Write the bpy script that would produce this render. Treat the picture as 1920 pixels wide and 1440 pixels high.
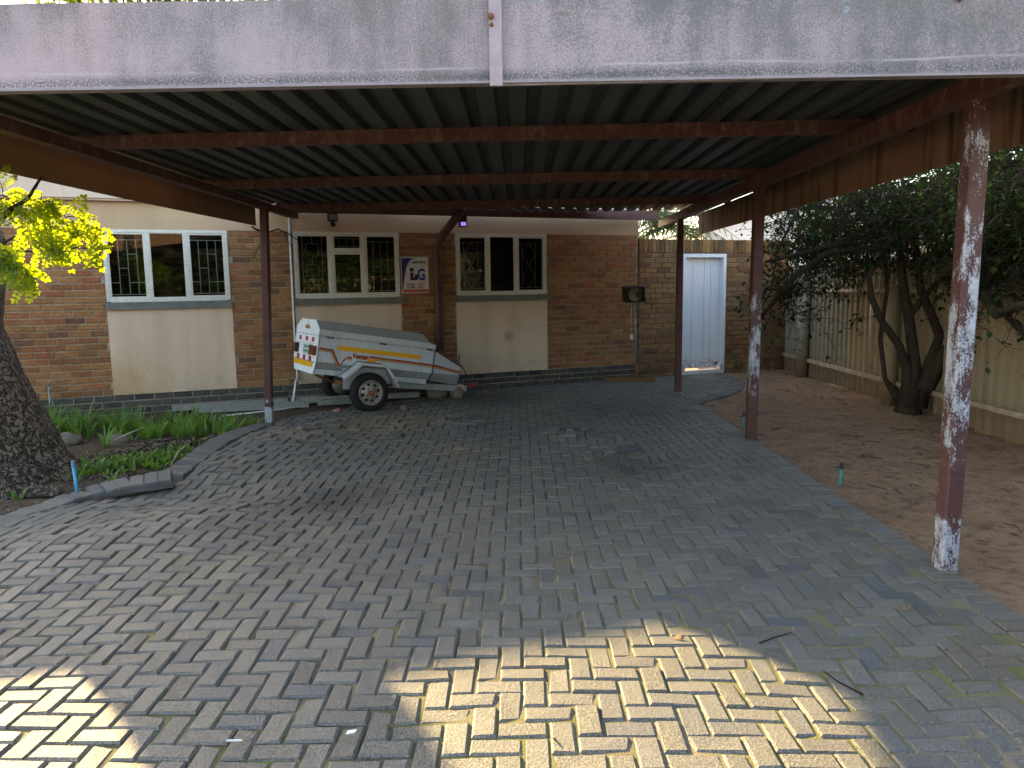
import bpy, math, random
from mathutils import Vector, Matrix, noise
random.seed(7)
R = math.radians
for o in list(bpy.data.objects): bpy.data.objects.remove(o)
scene = bpy.context.scene
col = scene.collection

# ------------------------------------------------------------------ camera, sky, sun, exposure
CAM_H = 1.62
cam_d = bpy.data.cameras.new('camera'); cam = bpy.data.objects.new('camera', cam_d); col.objects.link(cam)
cam_d.sensor_width = 36.0; cam_d.lens = 36.0 * 1420.0 / 1920.0
cam_d.clip_start = 0.05; cam_d.clip_end = 2000
_th = math.atan(185 / 1420); _ps = -math.atan(15 / 1420 * math.cos(_th)); _rho = 0.0145
_f = Vector((math.sin(_ps) * math.cos(_th), math.cos(_ps) * math.cos(_th), -math.sin(_th)))
_r = Vector((math.cos(_ps), -math.sin(_ps), 0)); _u = _r.cross(_f)
_r2 = _r * math.cos(_rho) - _u * math.sin(_rho); _u2 = _r2.cross(_f)
m = Matrix(((_r2.x, _u2.x, -_f.x, 0), (_r2.y, _u2.y, -_f.y, 0), (_r2.z, _u2.z, -_f.z, CAM_H), (0, 0, 0, 1)))
cam.matrix_world = m
scene.camera = cam
def project(p):
    v = Vector(p) - Vector((0, 0, CAM_H)); z = v.dot(_f)
    return 960 + 1420 * v.dot(_r2) / z, 720 - 1420 * v.dot(_u2) / z, z

SUN_EL = R(20.5); SUN_AZ = math.atan2(-0.717, 0.697)       # azimuth from +Y towards +X
world = bpy.data.worlds.new('World'); scene.world = world; world.use_nodes = True
wn = world.node_tree.nodes; wl = world.node_tree.links
bg = wn['Background']; sky = wn.new('ShaderNodeTexSky'); sky.sky_type = 'NISHITA'
sky.sun_disc = False; sky.sun_elevation = SUN_EL; sky.sun_rotation = SUN_AZ
sky.air_density = 1.0; sky.dust_density = 2.5; sky.ozone_density = 1.0
bg.inputs['Strength'].default_value = 0.15
wl.new(sky.outputs[0], bg.inputs['Color'])
sun_d = bpy.data.lights.new('sun', 'SUN'); sun_d.energy = 3.8; sun_d.angle = R(0.6); sun_d.color = (1.0, 0.80, 0.45)
sun = bpy.data.objects.new('sun', sun_d); col.objects.link(sun)
sdir = Vector((math.sin(SUN_AZ) * math.cos(SUN_EL), math.cos(SUN_AZ) * math.cos(SUN_EL), math.sin(SUN_EL)))
sun.rotation_euler = sdir.to_track_quat('Z', 'Y').to_euler()
sun.location = (-10, 10, 12)
vs = scene.view_settings
vs.view_transform = 'Standard'; vs.look = 'None'; vs.gamma = 1.0; vs.exposure = 2.9
vs.use_curve_mapping = False
vs.use_white_balance = True; vs.white_balance_temperature = 7500; vs.white_balance_tint = 10
scene.cycles.max_bounces = 6; scene.cycles.diffuse_bounces = 4; scene.cycles.transparent_max_bounces = 8
scene.cycles.use_denoising = True

# ------------------------------------------------------------------ node helper and materials
class NT:
    def __init__(s, name, rough=0.8, spec=0.3):
        s.m = bpy.data.materials.new(name); s.m.use_nodes = True
        s.t = s.m.node_tree; s.b = s.t.nodes['Principled BSDF']; s.out = s.t.nodes['Material Output']
        s.b.inputs['Roughness'].default_value = rough; s.b.inputs['Specular IOR Level'].default_value = spec
        s._pos = None
    def n(s, typ, **kw):
        nd = s.t.nodes.new('ShaderNode' + typ)
        for k, v in kw.items(): setattr(nd, k, v)
        return nd
    def put(s, sock, v):
        if isinstance(v, bpy.types.NodeSocket): s.t.links.new(v, sock)
        elif isinstance(v, tuple) and len(v) == 3 and sock.type == 'RGBA': sock.default_value = (*v, 1)
        else: sock.default_value = v
    @property
    def pos(s):
        if s._pos is None: s._pos = s.n('NewGeometry').outputs['Position']
        return s._pos
    def objc(s): return s.n('TexCoord').outputs['Object']
    def math(s, op, a, b=0.0, c=None, clamp=False):
        nd = s.n('Math', operation=op, use_clamp=clamp); s.put(nd.inputs[0], a); s.put(nd.inputs[1], b)
        if c is not None: s.put(nd.inputs[2], c)
        return nd.outputs[0]
    def noise(s, scale, detail=4, rough=0.55, vec=None, stretch=None, dist=0.0):
        vec = vec if vec is not None else s.pos
        if stretch:
            mp = s.n('Mapping'); s.put(mp.inputs['Vector'], vec); mp.inputs['Scale'].default_value = stretch; vec = mp.outputs[0]
        nd = s.n('TexNoise'); s.put(nd.inputs['Vector'], vec)
        nd.inputs['Scale'].default_value = scale; nd.inputs['Detail'].default_value = detail
        nd.inputs['Roughness'].default_value = rough; nd.inputs['Distortion'].default_value = dist
        return nd.outputs['Fac']
    def vor(s, scale, vec=None, feature='F1'):
        nd = s.n('TexVoronoi', feature=feature); s.put(nd.inputs['Vector'], vec if vec is not None else s.pos)
        nd.inputs['Scale'].default_value = scale
        return nd.outputs['Distance']
    def ramp(s, fac, stops, interp='LINEAR'):
        nd = s.n('ValToRGB'); s.put(nd.inputs[0], fac); cr = nd.color_ramp; cr.interpolation = interp
        while len(cr.elements) < len(stops): cr.elements.new(0.5)
        for e, (p, c) in zip(cr.elements, stops):
            e.position = p; e.color = (c, c, c, 1) if not isinstance(c, tuple) else (*c, 1)
        return nd.outputs[0]
    def step(s, v, a, b):
        nd = s.n('MapRange'); nd.clamp = True; s.put(nd.inputs[0], v); nd.inputs[1].default_value = a; nd.inputs[2].default_value = b
        return nd.outputs[0]
    def mix(s, fac, a, b, blend='MIX'):
        nd = s.n('Mix', data_type='RGBA', blend_type=blend); s.put(nd.inputs[0], fac); s.put(nd.inputs[6], a); s.put(nd.inputs[7], b)
        return nd.outputs[2]
    def rnd(s):
        a = s.n('Attribute', attribute_type='GEOMETRY', attribute_name='rnd'); b = s.n('Attribute', attribute_type='OBJECT', attribute_name='rnd')
        return s.math('ADD', a.outputs['Fac'], b.outputs['Fac'])
    def xyz(s, vec=None):
        nd = s.n('SeparateXYZ'); s.put(nd.inputs[0], vec if vec is not None else s.pos); return nd.outputs
    def spot(s, p, r0, r1):
        """1 at point p fading to 0 between r0 and r1"""
        nd = s.n('VectorMath', operation='DISTANCE'); s.put(nd.inputs[0], s.pos); nd.inputs[1].default_value = p
        d = s.math('ADD', nd.outputs['Value'], s.math('MULTIPLY', s.math('SUBTRACT', s.noise(5, 3), 0.5), r1 * 1.1))
        return s.step(d, r1, r0)
    def bump(s, h, strength=0.5, dist=0.01, normal=None):
        nd = s.n('Bump'); nd.inputs['Strength'].default_value = strength; nd.inputs['Distance'].default_value = dist
        s.put(nd.inputs['Height'], h)
        if normal is not None: s.put(nd.inputs['Normal'], normal)
        return nd.outputs[0]
    def fin(s, color=None, rough=None, normal=None, metal=None):
        if color is not None: s.put(s.b.inputs['Base Color'], color)
        if rough is not None: s.put(s.b.inputs['Roughness'], rough)
        if normal is not None: s.put(s.b.inputs['Normal'], normal)
        if metal is not None: s.put(s.b.inputs['Metallic'], metal)
        return s.m

def plain(name, c, rough=0.7, spec=0.3, var=0.12, scale=12, bump=0.0, metal=0.0):
    t = NT(name, rough, spec)
    nz = t.noise(scale, 5)
    c2 = t.mix(t.step(nz, 0.3, 0.7), tuple(x * (1 - var) for x in c), tuple(min(1, x * (1 + var)) for x in c))
    return t.fin(c2, normal=t.bump(t.noise(scale * 6, 4), bump, 0.004) if bump else None, metal=metal if metal else None)

M = {}
def mk_paver(stains):
    t = NT('paver_concrete', 0.62, 0.5)
    r = t.rnd()
    base = t.ramp(r, [(0.0, (.160, .154, .144)), (.3, (.178, .170, .156)), (.62, (.196, .186, .167)), (.84, (.180, .175, .165)), (.94, (.148, .149, .155)), (1, (.126, .130, .142))])
    big = t.step(t.noise(0.7, 4), .3, .7)
    base = t.mix(big, base, t.mix(1.0, base, (1.2, 1.14, 1.04), 'MULTIPLY'))
    g = t.noise(140, 5, .7)
    base = t.mix(t.step(g, .35, .75), t.mix(1.0, base, (.72, .72, .72), 'MULTIPLY'), t.mix(1.0, base, (1.22, 1.2, 1.15), 'MULTIPLY'))
    base = t.mix(t.math('MULTIPLY', t.step(t.noise(190, 3, .7), .57, .66), .7), base, (.055, .052, .047))
    # moss and sand worked into some pavers
    ms = t.math('MULTIPLY', t.step(t.noise(1.3, 3), .55, .75), t.step(t.noise(30, 4), .5, .7))
    base = t.mix(t.math('MULTIPLY', ms, .4), base, (.13, .12, .05))
    x_, y_, z_ = t.xyz()
    base = t.mix(t.math('MULTIPLY', t.math('MULTIPLY', t.step(x_, 1.75, 2.45), t.step(t.noise(4, 5, .65), .46, .62)), .55), base, (.25, .175, .105))
    for p, r0, r1, c, a in stains:
        base = t.mix(t.math('MULTIPLY', t.spot(p, r0, r1), a), base, c)
    pits = t.math('ADD', t.math('MULTIPLY', t.step(t.noise(190, 3, .7), .66, .50), .8), t.math('MULTIPLY', t.noise(75, 4, .65), 1.0))
    amp = t.math('ADD', .35, t.math('MULTIPLY', t.step(t.math('FRACT', t.math('MULTIPLY', r, 7.13)), .5, 1.0), .65))
    return t.fin(base, normal=t.bump(t.math('MULTIPLY', pits, amp), 1.0, 0.016))
M['paver'] = mk_paver([((-1.45, 5.75, 0), .15, .6, (.045, .041, .035), .62), ((.95, 6.55, 0), .1, .5, (.05, .042, .032), .7),
                       ((1.5, 9.6, 0), .3, 1.2, (.07, .06, .05), .5), ((-1.63, 9.0, 0), .35, .95, (.27, .20, .10), .6),
                       ((-2.5, 8.3, 0), .2, .7, (.28, .22, .12), .45), ((-.6, 7.4, 0), .1, .45, (.30, .24, .13), .4),
                       ((-.5, 10.9, 0), .3, 1.0, (.05, .045, .04), .6), ((2.1, 3.0, 0), .1, .6, (.24, .16, .09), .35)])
def mk_joint():
    t = NT('joint_sand', 0.95, 0.1)
    sand = t.mix(t.noise(60, 5), (.27, .22, .14), (.16, .13, .085))
    moss = t.mix(t.noise(90, 4), (.10, .11, .03), (.17, .16, .055))
    x, y, z = t.xyz()
    near = t.math('MULTIPLY', t.step(y, 4.8, 2.4), t.step(t.noise(1.5, 3), .38, .58))
    c = t.mix(near, sand, moss)
    c = t.mix(t.math('MULTIPLY', t.math('MULTIPLY', t.step(t.noise(2.2, 3), .42, .62), t.step(x, 1.2, -.8)), .85), c, (.045, .04, .034))
    return t.fin(c, normal=t.bump(t.noise(160, 4), .8, .008))
M['joint'] = mk_joint()
def mk_brick(name, stops, dark=False):
    t = NT(name, 0.85, 0.25)
    r = t.rnd()
    c = t.ramp(r, stops)
    n1 = t.noise(26, 5, .65)
    c = t.mix(t.step(n1, .3, .72), t.mix(1.0, c, (.66, .64, .62), 'MULTIPLY'), t.mix(1.0, c, (1.22, 1.2, 1.12), 'MULTIPLY'))
    c = t.mix(t.math('MULTIPLY', t.step(t.noise(1.1, 4), .52, .72), .35), c, (.07, .05, .035))
    if dark:
        x, y, z = t.xyz()
        top = t.math('MULTIPLY', t.step(z, 1.75, 2.3), t.step(t.noise(4, 4, stretch=(1, 1, .25)), .4, .62))
        c = t.mix(t.math('MULTIPLY', top, .75), c, (.03, .032, .024))
        low = t.math('MULTIPLY', t.step(z, .55, .1), t.step(t.noise(5, 4), .42, .6))
        c = t.mix(t.math('MULTIPLY', low, .7), c, (.05, .055, .03))
    h = t.math('ADD', t.math('MULTIPLY', t.noise(34, 5, .6, stretch=(1, 1, 2.4)), 1.0), t.math('MULTIPLY', t.noise(150, 3), .3))
    return t.fin(c, normal=t.bump(h, .85, .016))
BR = [(0.0, (.26, .115, .054)), (.2, (.33, .162, .072)), (.5, (.39, .208, .090)), (.72, (.37, .180, .082)), (.86, (.34, .120, .058)), (.94, (.27, .135, .072)), (1, (.18, .092, .060))]
M['brick'] = mk_brick('face_brick', BR)
M['brick_garden'] = mk_brick('garden_brick', [(p, (c[0] * .88, c[1] * .95, c[2] * .95)) for p, c in BR], True)
M['plinth'] = mk_brick('plinth_brick', [(0, (.06, .058, .058)), (.5, (.085, .083, .08)), (.85, (.11, .105, .095)), (1, (.045, .045, .05))])
M['mortar'] = plain('mortar', (.36, .295, .21), .95, .1, .2, 20, .3)
M['mortar_dark'] = plain('mortar_grey', (.16, .145, .12), .95, .1, .2, 20, .3)
def mk_cream(name, dirt=None, spotp=None, base=((.65, .495, .365), (.71, .55, .415))):
    t = NT(name, .85, .2)
    c = t.mix(t.step(t.noise(.9, 4), .3, .7), base[0], base[1])
    c = t.mix(t.math('MULTIPLY', t.step(t.noise(2.2, 5, stretch=(1, 1, .16)), .48, .70), .42), c, (.38, .27, .17))
    px_, py_, pz_ = t.xyz()
    c = t.mix(t.math('MULTIPLY', t.math('MULTIPLY', t.step(pz_, .60, .25), t.step(t.noise(6, 5, .65), .40, .65)), .45), c, (.36, .25, .15))
    if dirt:
        a = t.spot(dirt, .1, .75)
        c = t.mix(t.math('MULTIPLY', a, .65), c, (.46, .30, .13))
        a2 = t.math('MULTIPLY', t.spot((dirt[0] + .1, dirt[1], dirt[2] + .12), .05, .42), t.step(t.vor(45), .35, .12))
        c = t.mix(t.math('MULTIPLY', a2, .7), c, (.16, .11, .07))
    if spotp:
        nd = t.n('VectorMath', operation='DISTANCE'); t.put(nd.inputs[0], t.pos); nd.inputs[1].default_value = spotp
        c = t.mix(t.math('MULTIPLY', t.step(t.math('ADD', nd.outputs['Value'], t.math('MULTIPLY', t.noise(18, 3), .06)), .15, .04), .6), c, (.14, .12, .10))
    c = t.mix(t.math('MULTIPLY', t.step(t.vor(3.1), .035, .01), .8), c, (.12, .08, .05))
    return t.fin(c, normal=t.bump(t.noise(90, 4), .25, .004))
def mk_fascia():
    t = NT('weathered_fascia', .75, .25)
    ob = t.pos
    x, y, z = t.xyz()
    c = t.mix(t.step(t.noise(1.0, 3), .35, .65), (.385, .312, .332), (.445, .325, .342))
    fine = t.math('ADD', t.math('MULTIPLY', t.noise(300, 3, .75), .6), t.math('MULTIPLY', t.noise(110, 3, .7), .4))
    cloud = t.noise(2.6, 8, .68)
    streak = t.noise(9, 4, .55, stretch=(1, 1, .13))
    grime = t.math('ADD', t.math('MULTIPLY', cloud, .85), t.math('MULTIPLY', streak, .45))
    grime = t.math('ADD', grime, t.math('MULTIPLY', t.step(x, -2.5, 2.2), .20))
    grime = t.math('ADD', grime, t.math('MULTIPLY', t.step(z, 2.66, 2.92), .13))
    amt = t.step(grime, .42, 1.06)
    spk = t.math('MULTIPLY', t.step(t.math('ADD', fine, t.math('MULTIPLY', amt, .31)), .60, .76), 1.0)
    c = t.mix(t.math('MULTIPLY', spk, .80), c, (.085, .092, .088))
    c = t.mix(t.math('MULTIPLY', amt, .22), c, (.13, .142, .138))
    # speckled tide mark just above the bottom edge
    tide = t.math('MULTIPLY', t.step(z, 2.60, 2.57), t.step(z, 2.545, 2.555))
    tide = t.math('MULTIPLY', tide, t.step(t.math('ADD', t.noise(120, 3), t.math('MULTIPLY', t.noise(1.4, 2), .35)), .60, .70))
    c = t.mix(t.math('MULTIPLY', tide, .75), c, (.07, .075, .072))
    wv = t.math('ADD', z, t.math('MULTIPLY', t.noise(.9, 3), .05))
    line = t.math('MULTIPLY', t.step(t.math('ABSOLUTE', t.math('SUBTRACT', wv, 2.632)), .008, .002), t.step(t.noise(2, 3), .4, .55))
    c = t.mix(t.math('MULTIPLY', line, .55), c, (.43, .39, .41))
    blue = t.math('MULTIPLY', t.step(t.noise(7, 4, .65), .66, .68), t.step(z, 2.78, 2.86))
    c = t.mix(blue, c, (.24, .38, .46))
    ch = t.math('MULTIPLY', t.step(t.vor(5), .03, .015), 1.0)
    c = t.mix(ch, c, (.44, .39, .41))
    return t.fin(c, normal=t.bump(t.noise(180, 4), .25, .004))
M['fascia'] = mk_fascia()
def mk_board():
    t = NT('stained_inner_board', .9, .15)
    c = t.mix(t.step(t.noise(1.4, 4), .3, .7), (.20, .122, .076), (.26, .165, .105))
    st = t.noise(7, 4, .6, stretch=(1, 1, .08))
    x, y, z = t.xyz()
    c = t.mix(t.math('MULTIPLY', t.math('MULTIPLY', t.step(st, .48, .66), t.step(x, 0, 1)), .8), c, (.045, .03, .02))
    return t.fin(c, normal=t.bump(t.noise(60, 4), .2, .004))
M['board'] = mk_board()
def mk_red(name, peel=None, under=(.50, .51, .54)):
    t = NT(name, .6, .3)
    c = t.mix(t.step(t.noise(6, 5), .3, .7), (.082, .032, .030), (.112, .050, .044))
    c = t.mix(t.math('MULTIPLY', t.step(t.noise(18, 5, .65, stretch=(.3, .3, 1)), .52, .68), .6), c, (.135, .075, .058))
    bump = None
    if peel:
        x, y, z = t.xyz()
        a = t.ramp(t.math('DIVIDE', z, 2.6), peel)
        n = t.math('ADD', t.math('MULTIPLY', t.noise(130, 4, .7, stretch=(1, 1, .6)), .50), t.math('MULTIPLY', t.noise(15, 5, .65, stretch=(1, 1, .35)), .80))
        k = t.step(t.math('ADD', n, t.math('MULTIPLY', a, .5)), .87, .90)
        c = t.mix(k, c, t.mix(t.step(t.noise(28, 5, .7), .35, .65), tuple(v * .55 for v in under), under))
        rs = t.math('MULTIPLY', t.step(t.noise(30, 5, .7, stretch=(1, 1, .25)), .56, .68), t.math('ADD', t.step(z, .16, .0), .22))
        c = t.mix(t.math('MULTIPLY', rs, .8), c, (.13, .065, .038))
        bump = t.bump(k, .6, -.003)
    return t.fin(c, normal=bump)
M['red'] = mk_red('maroon_paint')
M['red_purlin'] = mk_red('worn_maroon_purlin', [(0, .36), (1, .36)], (.20, .125, .10))
M['peel_near'] = mk_red('peeling_paint_near_post', [(0, .50), (.06, .56), (.11, .46), (.14, .12), (.21, .10), (.27, .30), (.33, .44), (.43, .52), (.55, .46), (.62, .36), (.75, .38), (1, .30)])
M['peel_mid'] = mk_red('peeling_paint_middle_post', [(0, .16), (.12, .12), (.22, .36), (.3, .54), (.36, .5), (.44, .44), (.55, .32), (.66, .2), (1, .05)])
M['peel_left'] = mk_red('peeling_paint_left_post', [(0, 1.0), (.06, 1.0), (.075, .2), (.1, .48), (.125, .0), (1, 0)])
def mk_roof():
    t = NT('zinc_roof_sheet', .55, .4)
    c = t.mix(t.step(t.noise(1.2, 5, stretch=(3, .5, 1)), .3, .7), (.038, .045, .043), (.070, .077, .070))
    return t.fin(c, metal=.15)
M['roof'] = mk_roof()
def mk_sheet(name, a, b):
    t = NT(name, .65, .3)
    x, y, z = t.xyz()
    c = t.mix(t.step(t.noise(2.5, 5, stretch=(1, 1, .3)), .3, .7), a, b)
    c = t.mix(t.math('MULTIPLY', t.step(t.math('ADD', z, t.math('MULTIPLY', t.noise(3, 4), .35)), .62, .18), .75), c, (.19, .115, .06))
    c = t.mix(t.math('MULTIPLY', t.step(t.noise(9, 5), .64, .70), .7), c, (.11, .065, .035))
    return t.fin(c)
M['fence'] = mk_sheet('cream_fence_sheet', (.30, .232, .140), (.36, .285, .178))
M['fence_grey'] = mk_sheet('grey_fence_sheet', (.23, .205, .155), (.28, .25, .19))
M['fence_rail'] = plain('old_timber_rail', (.40, .31, .21), .85, .2, .3, 9)
def mk_soil(name, a, b, dk, litter=0.0):
    t = NT(name, .95, .1)
    c = t.mix(t.step(t.noise(1.6, 6, .65), .32, .68), a, b)
    c = t.mix(t.math('MULTIPLY', t.step(t.noise(13, 6, .7), .50, .66), .75), c, dk)
    c = t.mix(t.math('MULTIPLY', t.step(t.noise(3.5, 5, .7), .52, .66), .5), c, dk)
    c = t.mix(t.math('MULTIPLY', t.step(t.noise(38, 5, .7, stretch=(1, 1, 1)), .6, .7), .55), c, tuple(min(1, v * 1.5) for v in b))
    if litter:
        v = t.step(t.vor(34), .22, .12)
        c = t.mix(t.math('MULTIPLY', v, litter), c, (.19, .13, .085))
    h = t.math('ADD', t.noise(9, 6, .65), t.math('MULTIPLY', t.noise(60, 5), .35))
    return t.fin(c, normal=t.bump(h, .9, .05))
M['soil'] = mk_soil('dry_red_soil', (.265, .155, .090), (.35, .215, .130), (.135, .079, .047))
M['mulch'] = mk_soil('leaf_mulch', (.075, .052, .036), (.125, .088, .06), (.035, .026, .02), .6)
M['white_frame'] = plain('painted_steel_white', (.60, .58, .50), .5, .4, .1, 20)
M['bar'] = plain('burglar_bar_white', (.55, .56, .55), .5, .4, .05)
M['blind'] = plain('blind_slat', (.07, .072, .072), .6, .3, .05)
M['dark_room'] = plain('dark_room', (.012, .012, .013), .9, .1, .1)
M['sill'] = plain('fibre_cement_sill', (.16, .165, .145), .8, .2, .2, 8, .1)
def mk_glass():
    t = NT('window_glass'); nt = t.t
    fr = t.n('Fresnel'); fr.inputs['IOR'].default_value = 1.55
    tr = t.n('BsdfTransparent'); tr.inputs[0].default_value = (.62, .66, .64, 1)
    gl = t.n('BsdfGlossy'); gl.inputs['Roughness'].default_value = .015; gl.inputs['Color'].default_value = (.9, .93, .95, 1)
    mx = t.n('MixShader'); nt.links.new(fr.outputs[0], mx.inputs[0]); nt.links.new(tr.outputs[0], mx.inputs[1]); nt.links.new(gl.outputs[0], mx.inputs[2])
    nt.links.new(mx.outputs[0], t.out.inputs['Surface']); return t.m
M['glass'] = mk_glass()
def mk_door():
    t = NT('old_white_door', .55, .35)
    x, y, z = t.xyz()
    c = t.mix(t.step(t.noise(3, 5, stretch=(1, 1, .3)), .3, .7), (.72, .75, .78), (.80, .825, .85))
    rust = t.math('MULTIPLY', t.step(z, .34, .06), t.step(t.noise(14, 5, .65), .46, .58))
    c = t.mix(t.math('MULTIPLY', rust, .85), c, (.20, .105, .045))
    c = t.mix(t.math('MULTIPLY', t.step(t.noise(11, 5, .7), .66, .71), .55), c, (.27, .21, .17))
    return t.fin(c)
M['door'] = mk_door()
def mk_bark(name, a, b, sc=9.0, st=.28, d=.05):
    t = NT(name, .95, .1)
    n = t.noise(sc, 6, .65, stretch=(1, 1, st), dist=.4)
    v = t.vor(sc * 1.3, vec=None)
    c = t.mix(t.step(n, .3, .68), a, b)
    return t.fin(c, normal=t.bump(t.math('ADD', n, t.math('MULTIPLY', v, .4)), 1.0, d))
def mk_rugged():
    t = NT('rugged_bark', .95, .1)
    mp = t.n('Mapping'); t.put(mp.inputs['Vector'], t.pos); mp.inputs['Scale'].default_value = (1, 1, .38)
    wv = t.n('VectorMath', operation='ADD'); t.put(wv.inputs[0], mp.outputs[0])
    nz = t.n('TexNoise'); t.put(nz.inputs['Vector'], t.pos); nz.inputs['Scale'].default_value = 7; nz.inputs['Detail'].default_value = 4
    sc = t.n('VectorMath', operation='SCALE'); t.put(sc.inputs[0], nz.outputs['Color']); sc.inputs[3].default_value = .34; t.put(wv.inputs[1], sc.outputs[0])
    cr = t.math('MULTIPLY', t.step(t.vor(15, wv.outputs[0], 'DISTANCE_TO_EDGE'), .0, .12), t.step(t.noise(15, 6, .7, stretch=(1, 1, .3), dist=.8), .30, .46))
    n = t.noise(22, 6, .7)
    c = t.mix(t.step(n, .3, .7), (.135, .101, .074), (.26, .198, .148))
    c = t.mix(cr, (.055, .042, .033), c)
    h = t.math('ADD', t.math('MULTIPLY', cr, .8), t.math('MULTIPLY', n, .6))
    return t.fin(c, normal=t.bump(h, 1.0, .06))
M['bark_big'] = mk_rugged()
M['bark'] = mk_bark('smooth_brown_bark', (.036, .027, .019), (.068, .052, .037), 14, .3, .02)
M['twig'] = plain('dry_twig', (.034, .026, .019), .9, .1, .3, 14)
def mk_leaf(name, cols, trans, tw=.5, rough=.5, spec=.35):
    t = NT(name, rough, spec); nt = t.t
    c = t.ramp(t.rnd(), [(i / (len(cols) - 1), cc) for i, cc in enumerate(cols)])
    t.put(t.b.inputs['Base Color'], c)
    tl = t.n('BsdfTranslucent'); t.put(tl.inputs[0], t.mix(t.rnd(), trans, tuple(v * .7 for v in trans)))
    mx = t.n('MixShader'); mx.inputs[0].default_value = tw
    nt.links.new(t.b.outputs[0], mx.inputs[1]); nt.links.new(tl.outputs[0], mx.inputs[2]); nt.links.new(mx.outputs[0], t.out.inputs['Surface'])
    return t.m
M['leaf_bright'] = mk_leaf('fresh_pinnate_leaf', [(.07, .13, .02), (.11, .19, .026), (.15, .23, .035)], (.52, .62, .02), .6)
M['leaf_dark'] = mk_leaf('dark_shrub_leaf', [(.016, .014, .010), (.012, .024, .008), (.022, .045, .012), (.045, .085, .02)], (.05, .10, .015), .25, .85, .08)
M['leaf_mid'] = mk_leaf('background_leaf', [(.03, .055, .018), (.06, .095, .025), (.09, .12, .03)], (.20, .26, .03), .4)
M['blade'] = mk_leaf('strap_leaf', [(.055, .125, .025), (.105, .215, .042), (.19, .31, .07)], (.24, .42, .04), .4)
M['palm'] = mk_leaf('palm_leaf', [(.05, .09, .04), (.09, .14, .06), (.15, .19, .09)], (.16, .22, .06), .3)
M['dry_leaf'] = plain('dry_leaf', (.20, .125, .06), .8, .2, .3, 40)
M['conc'] = plain('grey_concrete', (.26, .255, .225), .9, .15, .22, 14, .4)
M['tyre'] = plain('tyre_rubber', (.014, .014, .016), .75, .3, .2, 20, .2)
M['rim'] = plain('worn_steel_rim', (.36, .31, .27), .45, .5, .35, 30, 0, .5)
M['rim_hole'] = plain('rim_hole', (.012, .012, .012), .9, .1)
M['hub'] = plain('red_hub_cap', (.30, .05, .03), .5, .4, .3, 30)
def mk_trailer(name, a, b):
    t = NT(name, .42, .45)
    c = t.mix(t.step(t.noise(4, 5, stretch=(1, 1, .6)), .3, .7), a, b)
    c = t.mix(t.math('MULTIPLY', t.step(t.noise(26, 5, .7), .58, .72), .4), c, (.22, .19, .15))
    c = t.mix(t.math('MULTIPLY', t.step(t.noise(9, 5, .6, stretch=(1, 1, .18)), .52, .75), .35), c, (.20, .175, .14))
    return t.fin(c)
M['t_side'] = mk_trailer('trailer_grey_white', (.53, .57, .60), (.61, .645, .67))
M['t_low'] = mk_trailer('trailer_dull_aluminium', (.30, .315, .315), (.37, .385, .38))
M['t_lid'] = mk_trailer('trailer_lid_grey', (.33, .35, .355), (.40, .415, .415))
M['t_rear'] = mk_trailer('trailer_rear_white', (.78, .86, .89), (.84, .91, .94))
M['yellow'] = plain('yellow_reflective_tape', (.86, .43, .008), .4, .5, .05, 60)
M['s_red'] = plain('stripe_dark_red', (.27, .022, .012), .5, .4, .05)
M['s_orange'] = plain('stripe_orange', (.52, .17, .02), .5, .4, .05)
M['s_tan'] = plain('stripe_tan', (.42, .24, .075), .5, .4, .05)
M['refl_red'] = plain('red_reflector', (.45, .012, .03), .3, .5, .05)
M['refl_amber'] = plain('amber_reflector', (.85, .30, .01), .3, .5, .05)
M['tail'] = plain('tail_lamp_lens', (.16, .045, .02), .25, .5, .1)
M['plate'] = plain('number_plate', (.52, .60, .55), .5, .3, .05)
M['plate_green'] = plain('plate_green', (.05, .22, .13), .5, .3, .05)
M['black'] = plain('black_plastic', (.012, .012, .014), .45, .4, .1)
M['rust'] = plain('rusty_steel', (.19, .085, .04), .85, .2, .35, 30, .3)
M['galv'] = plain('galvanised_steel', (.25, .26, .27), .5, .4, .2, 20, 0, .4)
M['pvc_white'] = plain('white_pvc', (.62, .62, .58), .45, .4, .1, 9)
M['pvc_blue'] = plain('blue_pvc', (.05, .30, .50), .4, .4, .1)
M['pvc_green'] = plain('teal_pvc', (.04, .20, .19), .5, .4, .1)
M['lamp_glass'] = plain('lamp_glass', (.20, .21, .17), .15, .6, .15)
M['sign_white'] = plain('sign_white', (.60, .59, .57), .5, .3, .05)
M['sign_navy'] = plain('sign_navy', (.012, .02, .16), .5, .3, .05)
M['sign_blue'] = plain('sign_royal_blue', (.015, .025, .24), .5, .3, .05)
M['sign_black'] = plain('sign_black', (.012, .013, .022), .5, .3, .05)
M['sign_purple'] = plain('sign_purple', (.12, .02, .10), .5, .3, .05)
M['sign_red'] = plain('sign_red', (.42, .05, .025), .5, .3, .05)
M['sign_orange'] = plain('sign_orange', (.44, .10, .02), .5, .3, .05)
M['stone'] = plain('field_stone', (.17, .145, .115), .9, .15, .3, 10, .5)
M['eave'] = plain('eave_paint', (.60, .47, .38), .8, .2, .06, 3)
M['roof_tile'] = plain('house_roof', (.10, .09, .085), .9, .1, .2, 4)
M['neigh_white'] = plain('neighbour_white', (.70, .69, .68), .85, .2, .05, 2)
M['neigh_cream'] = plain('neighbour_cream', (.66, .56, .40), .85, .2, .06, 2)
M['ochre'] = plain('ochre_wood', (.24, .12, .035), .8, .2, .25, 20)
def mk_emit():
    t = NT('violet_lamp_tube', .3, .5)
    t.b.inputs['Base Color'].default_value = (.12, .06, .35, 1)
    t.b.inputs['Emission Color'].default_value = (.42, .22, 1.0, 1); t.b.inputs['Emission Strength'].default_value = .13
    return t.m
M['violet'] = mk_emit()

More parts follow.
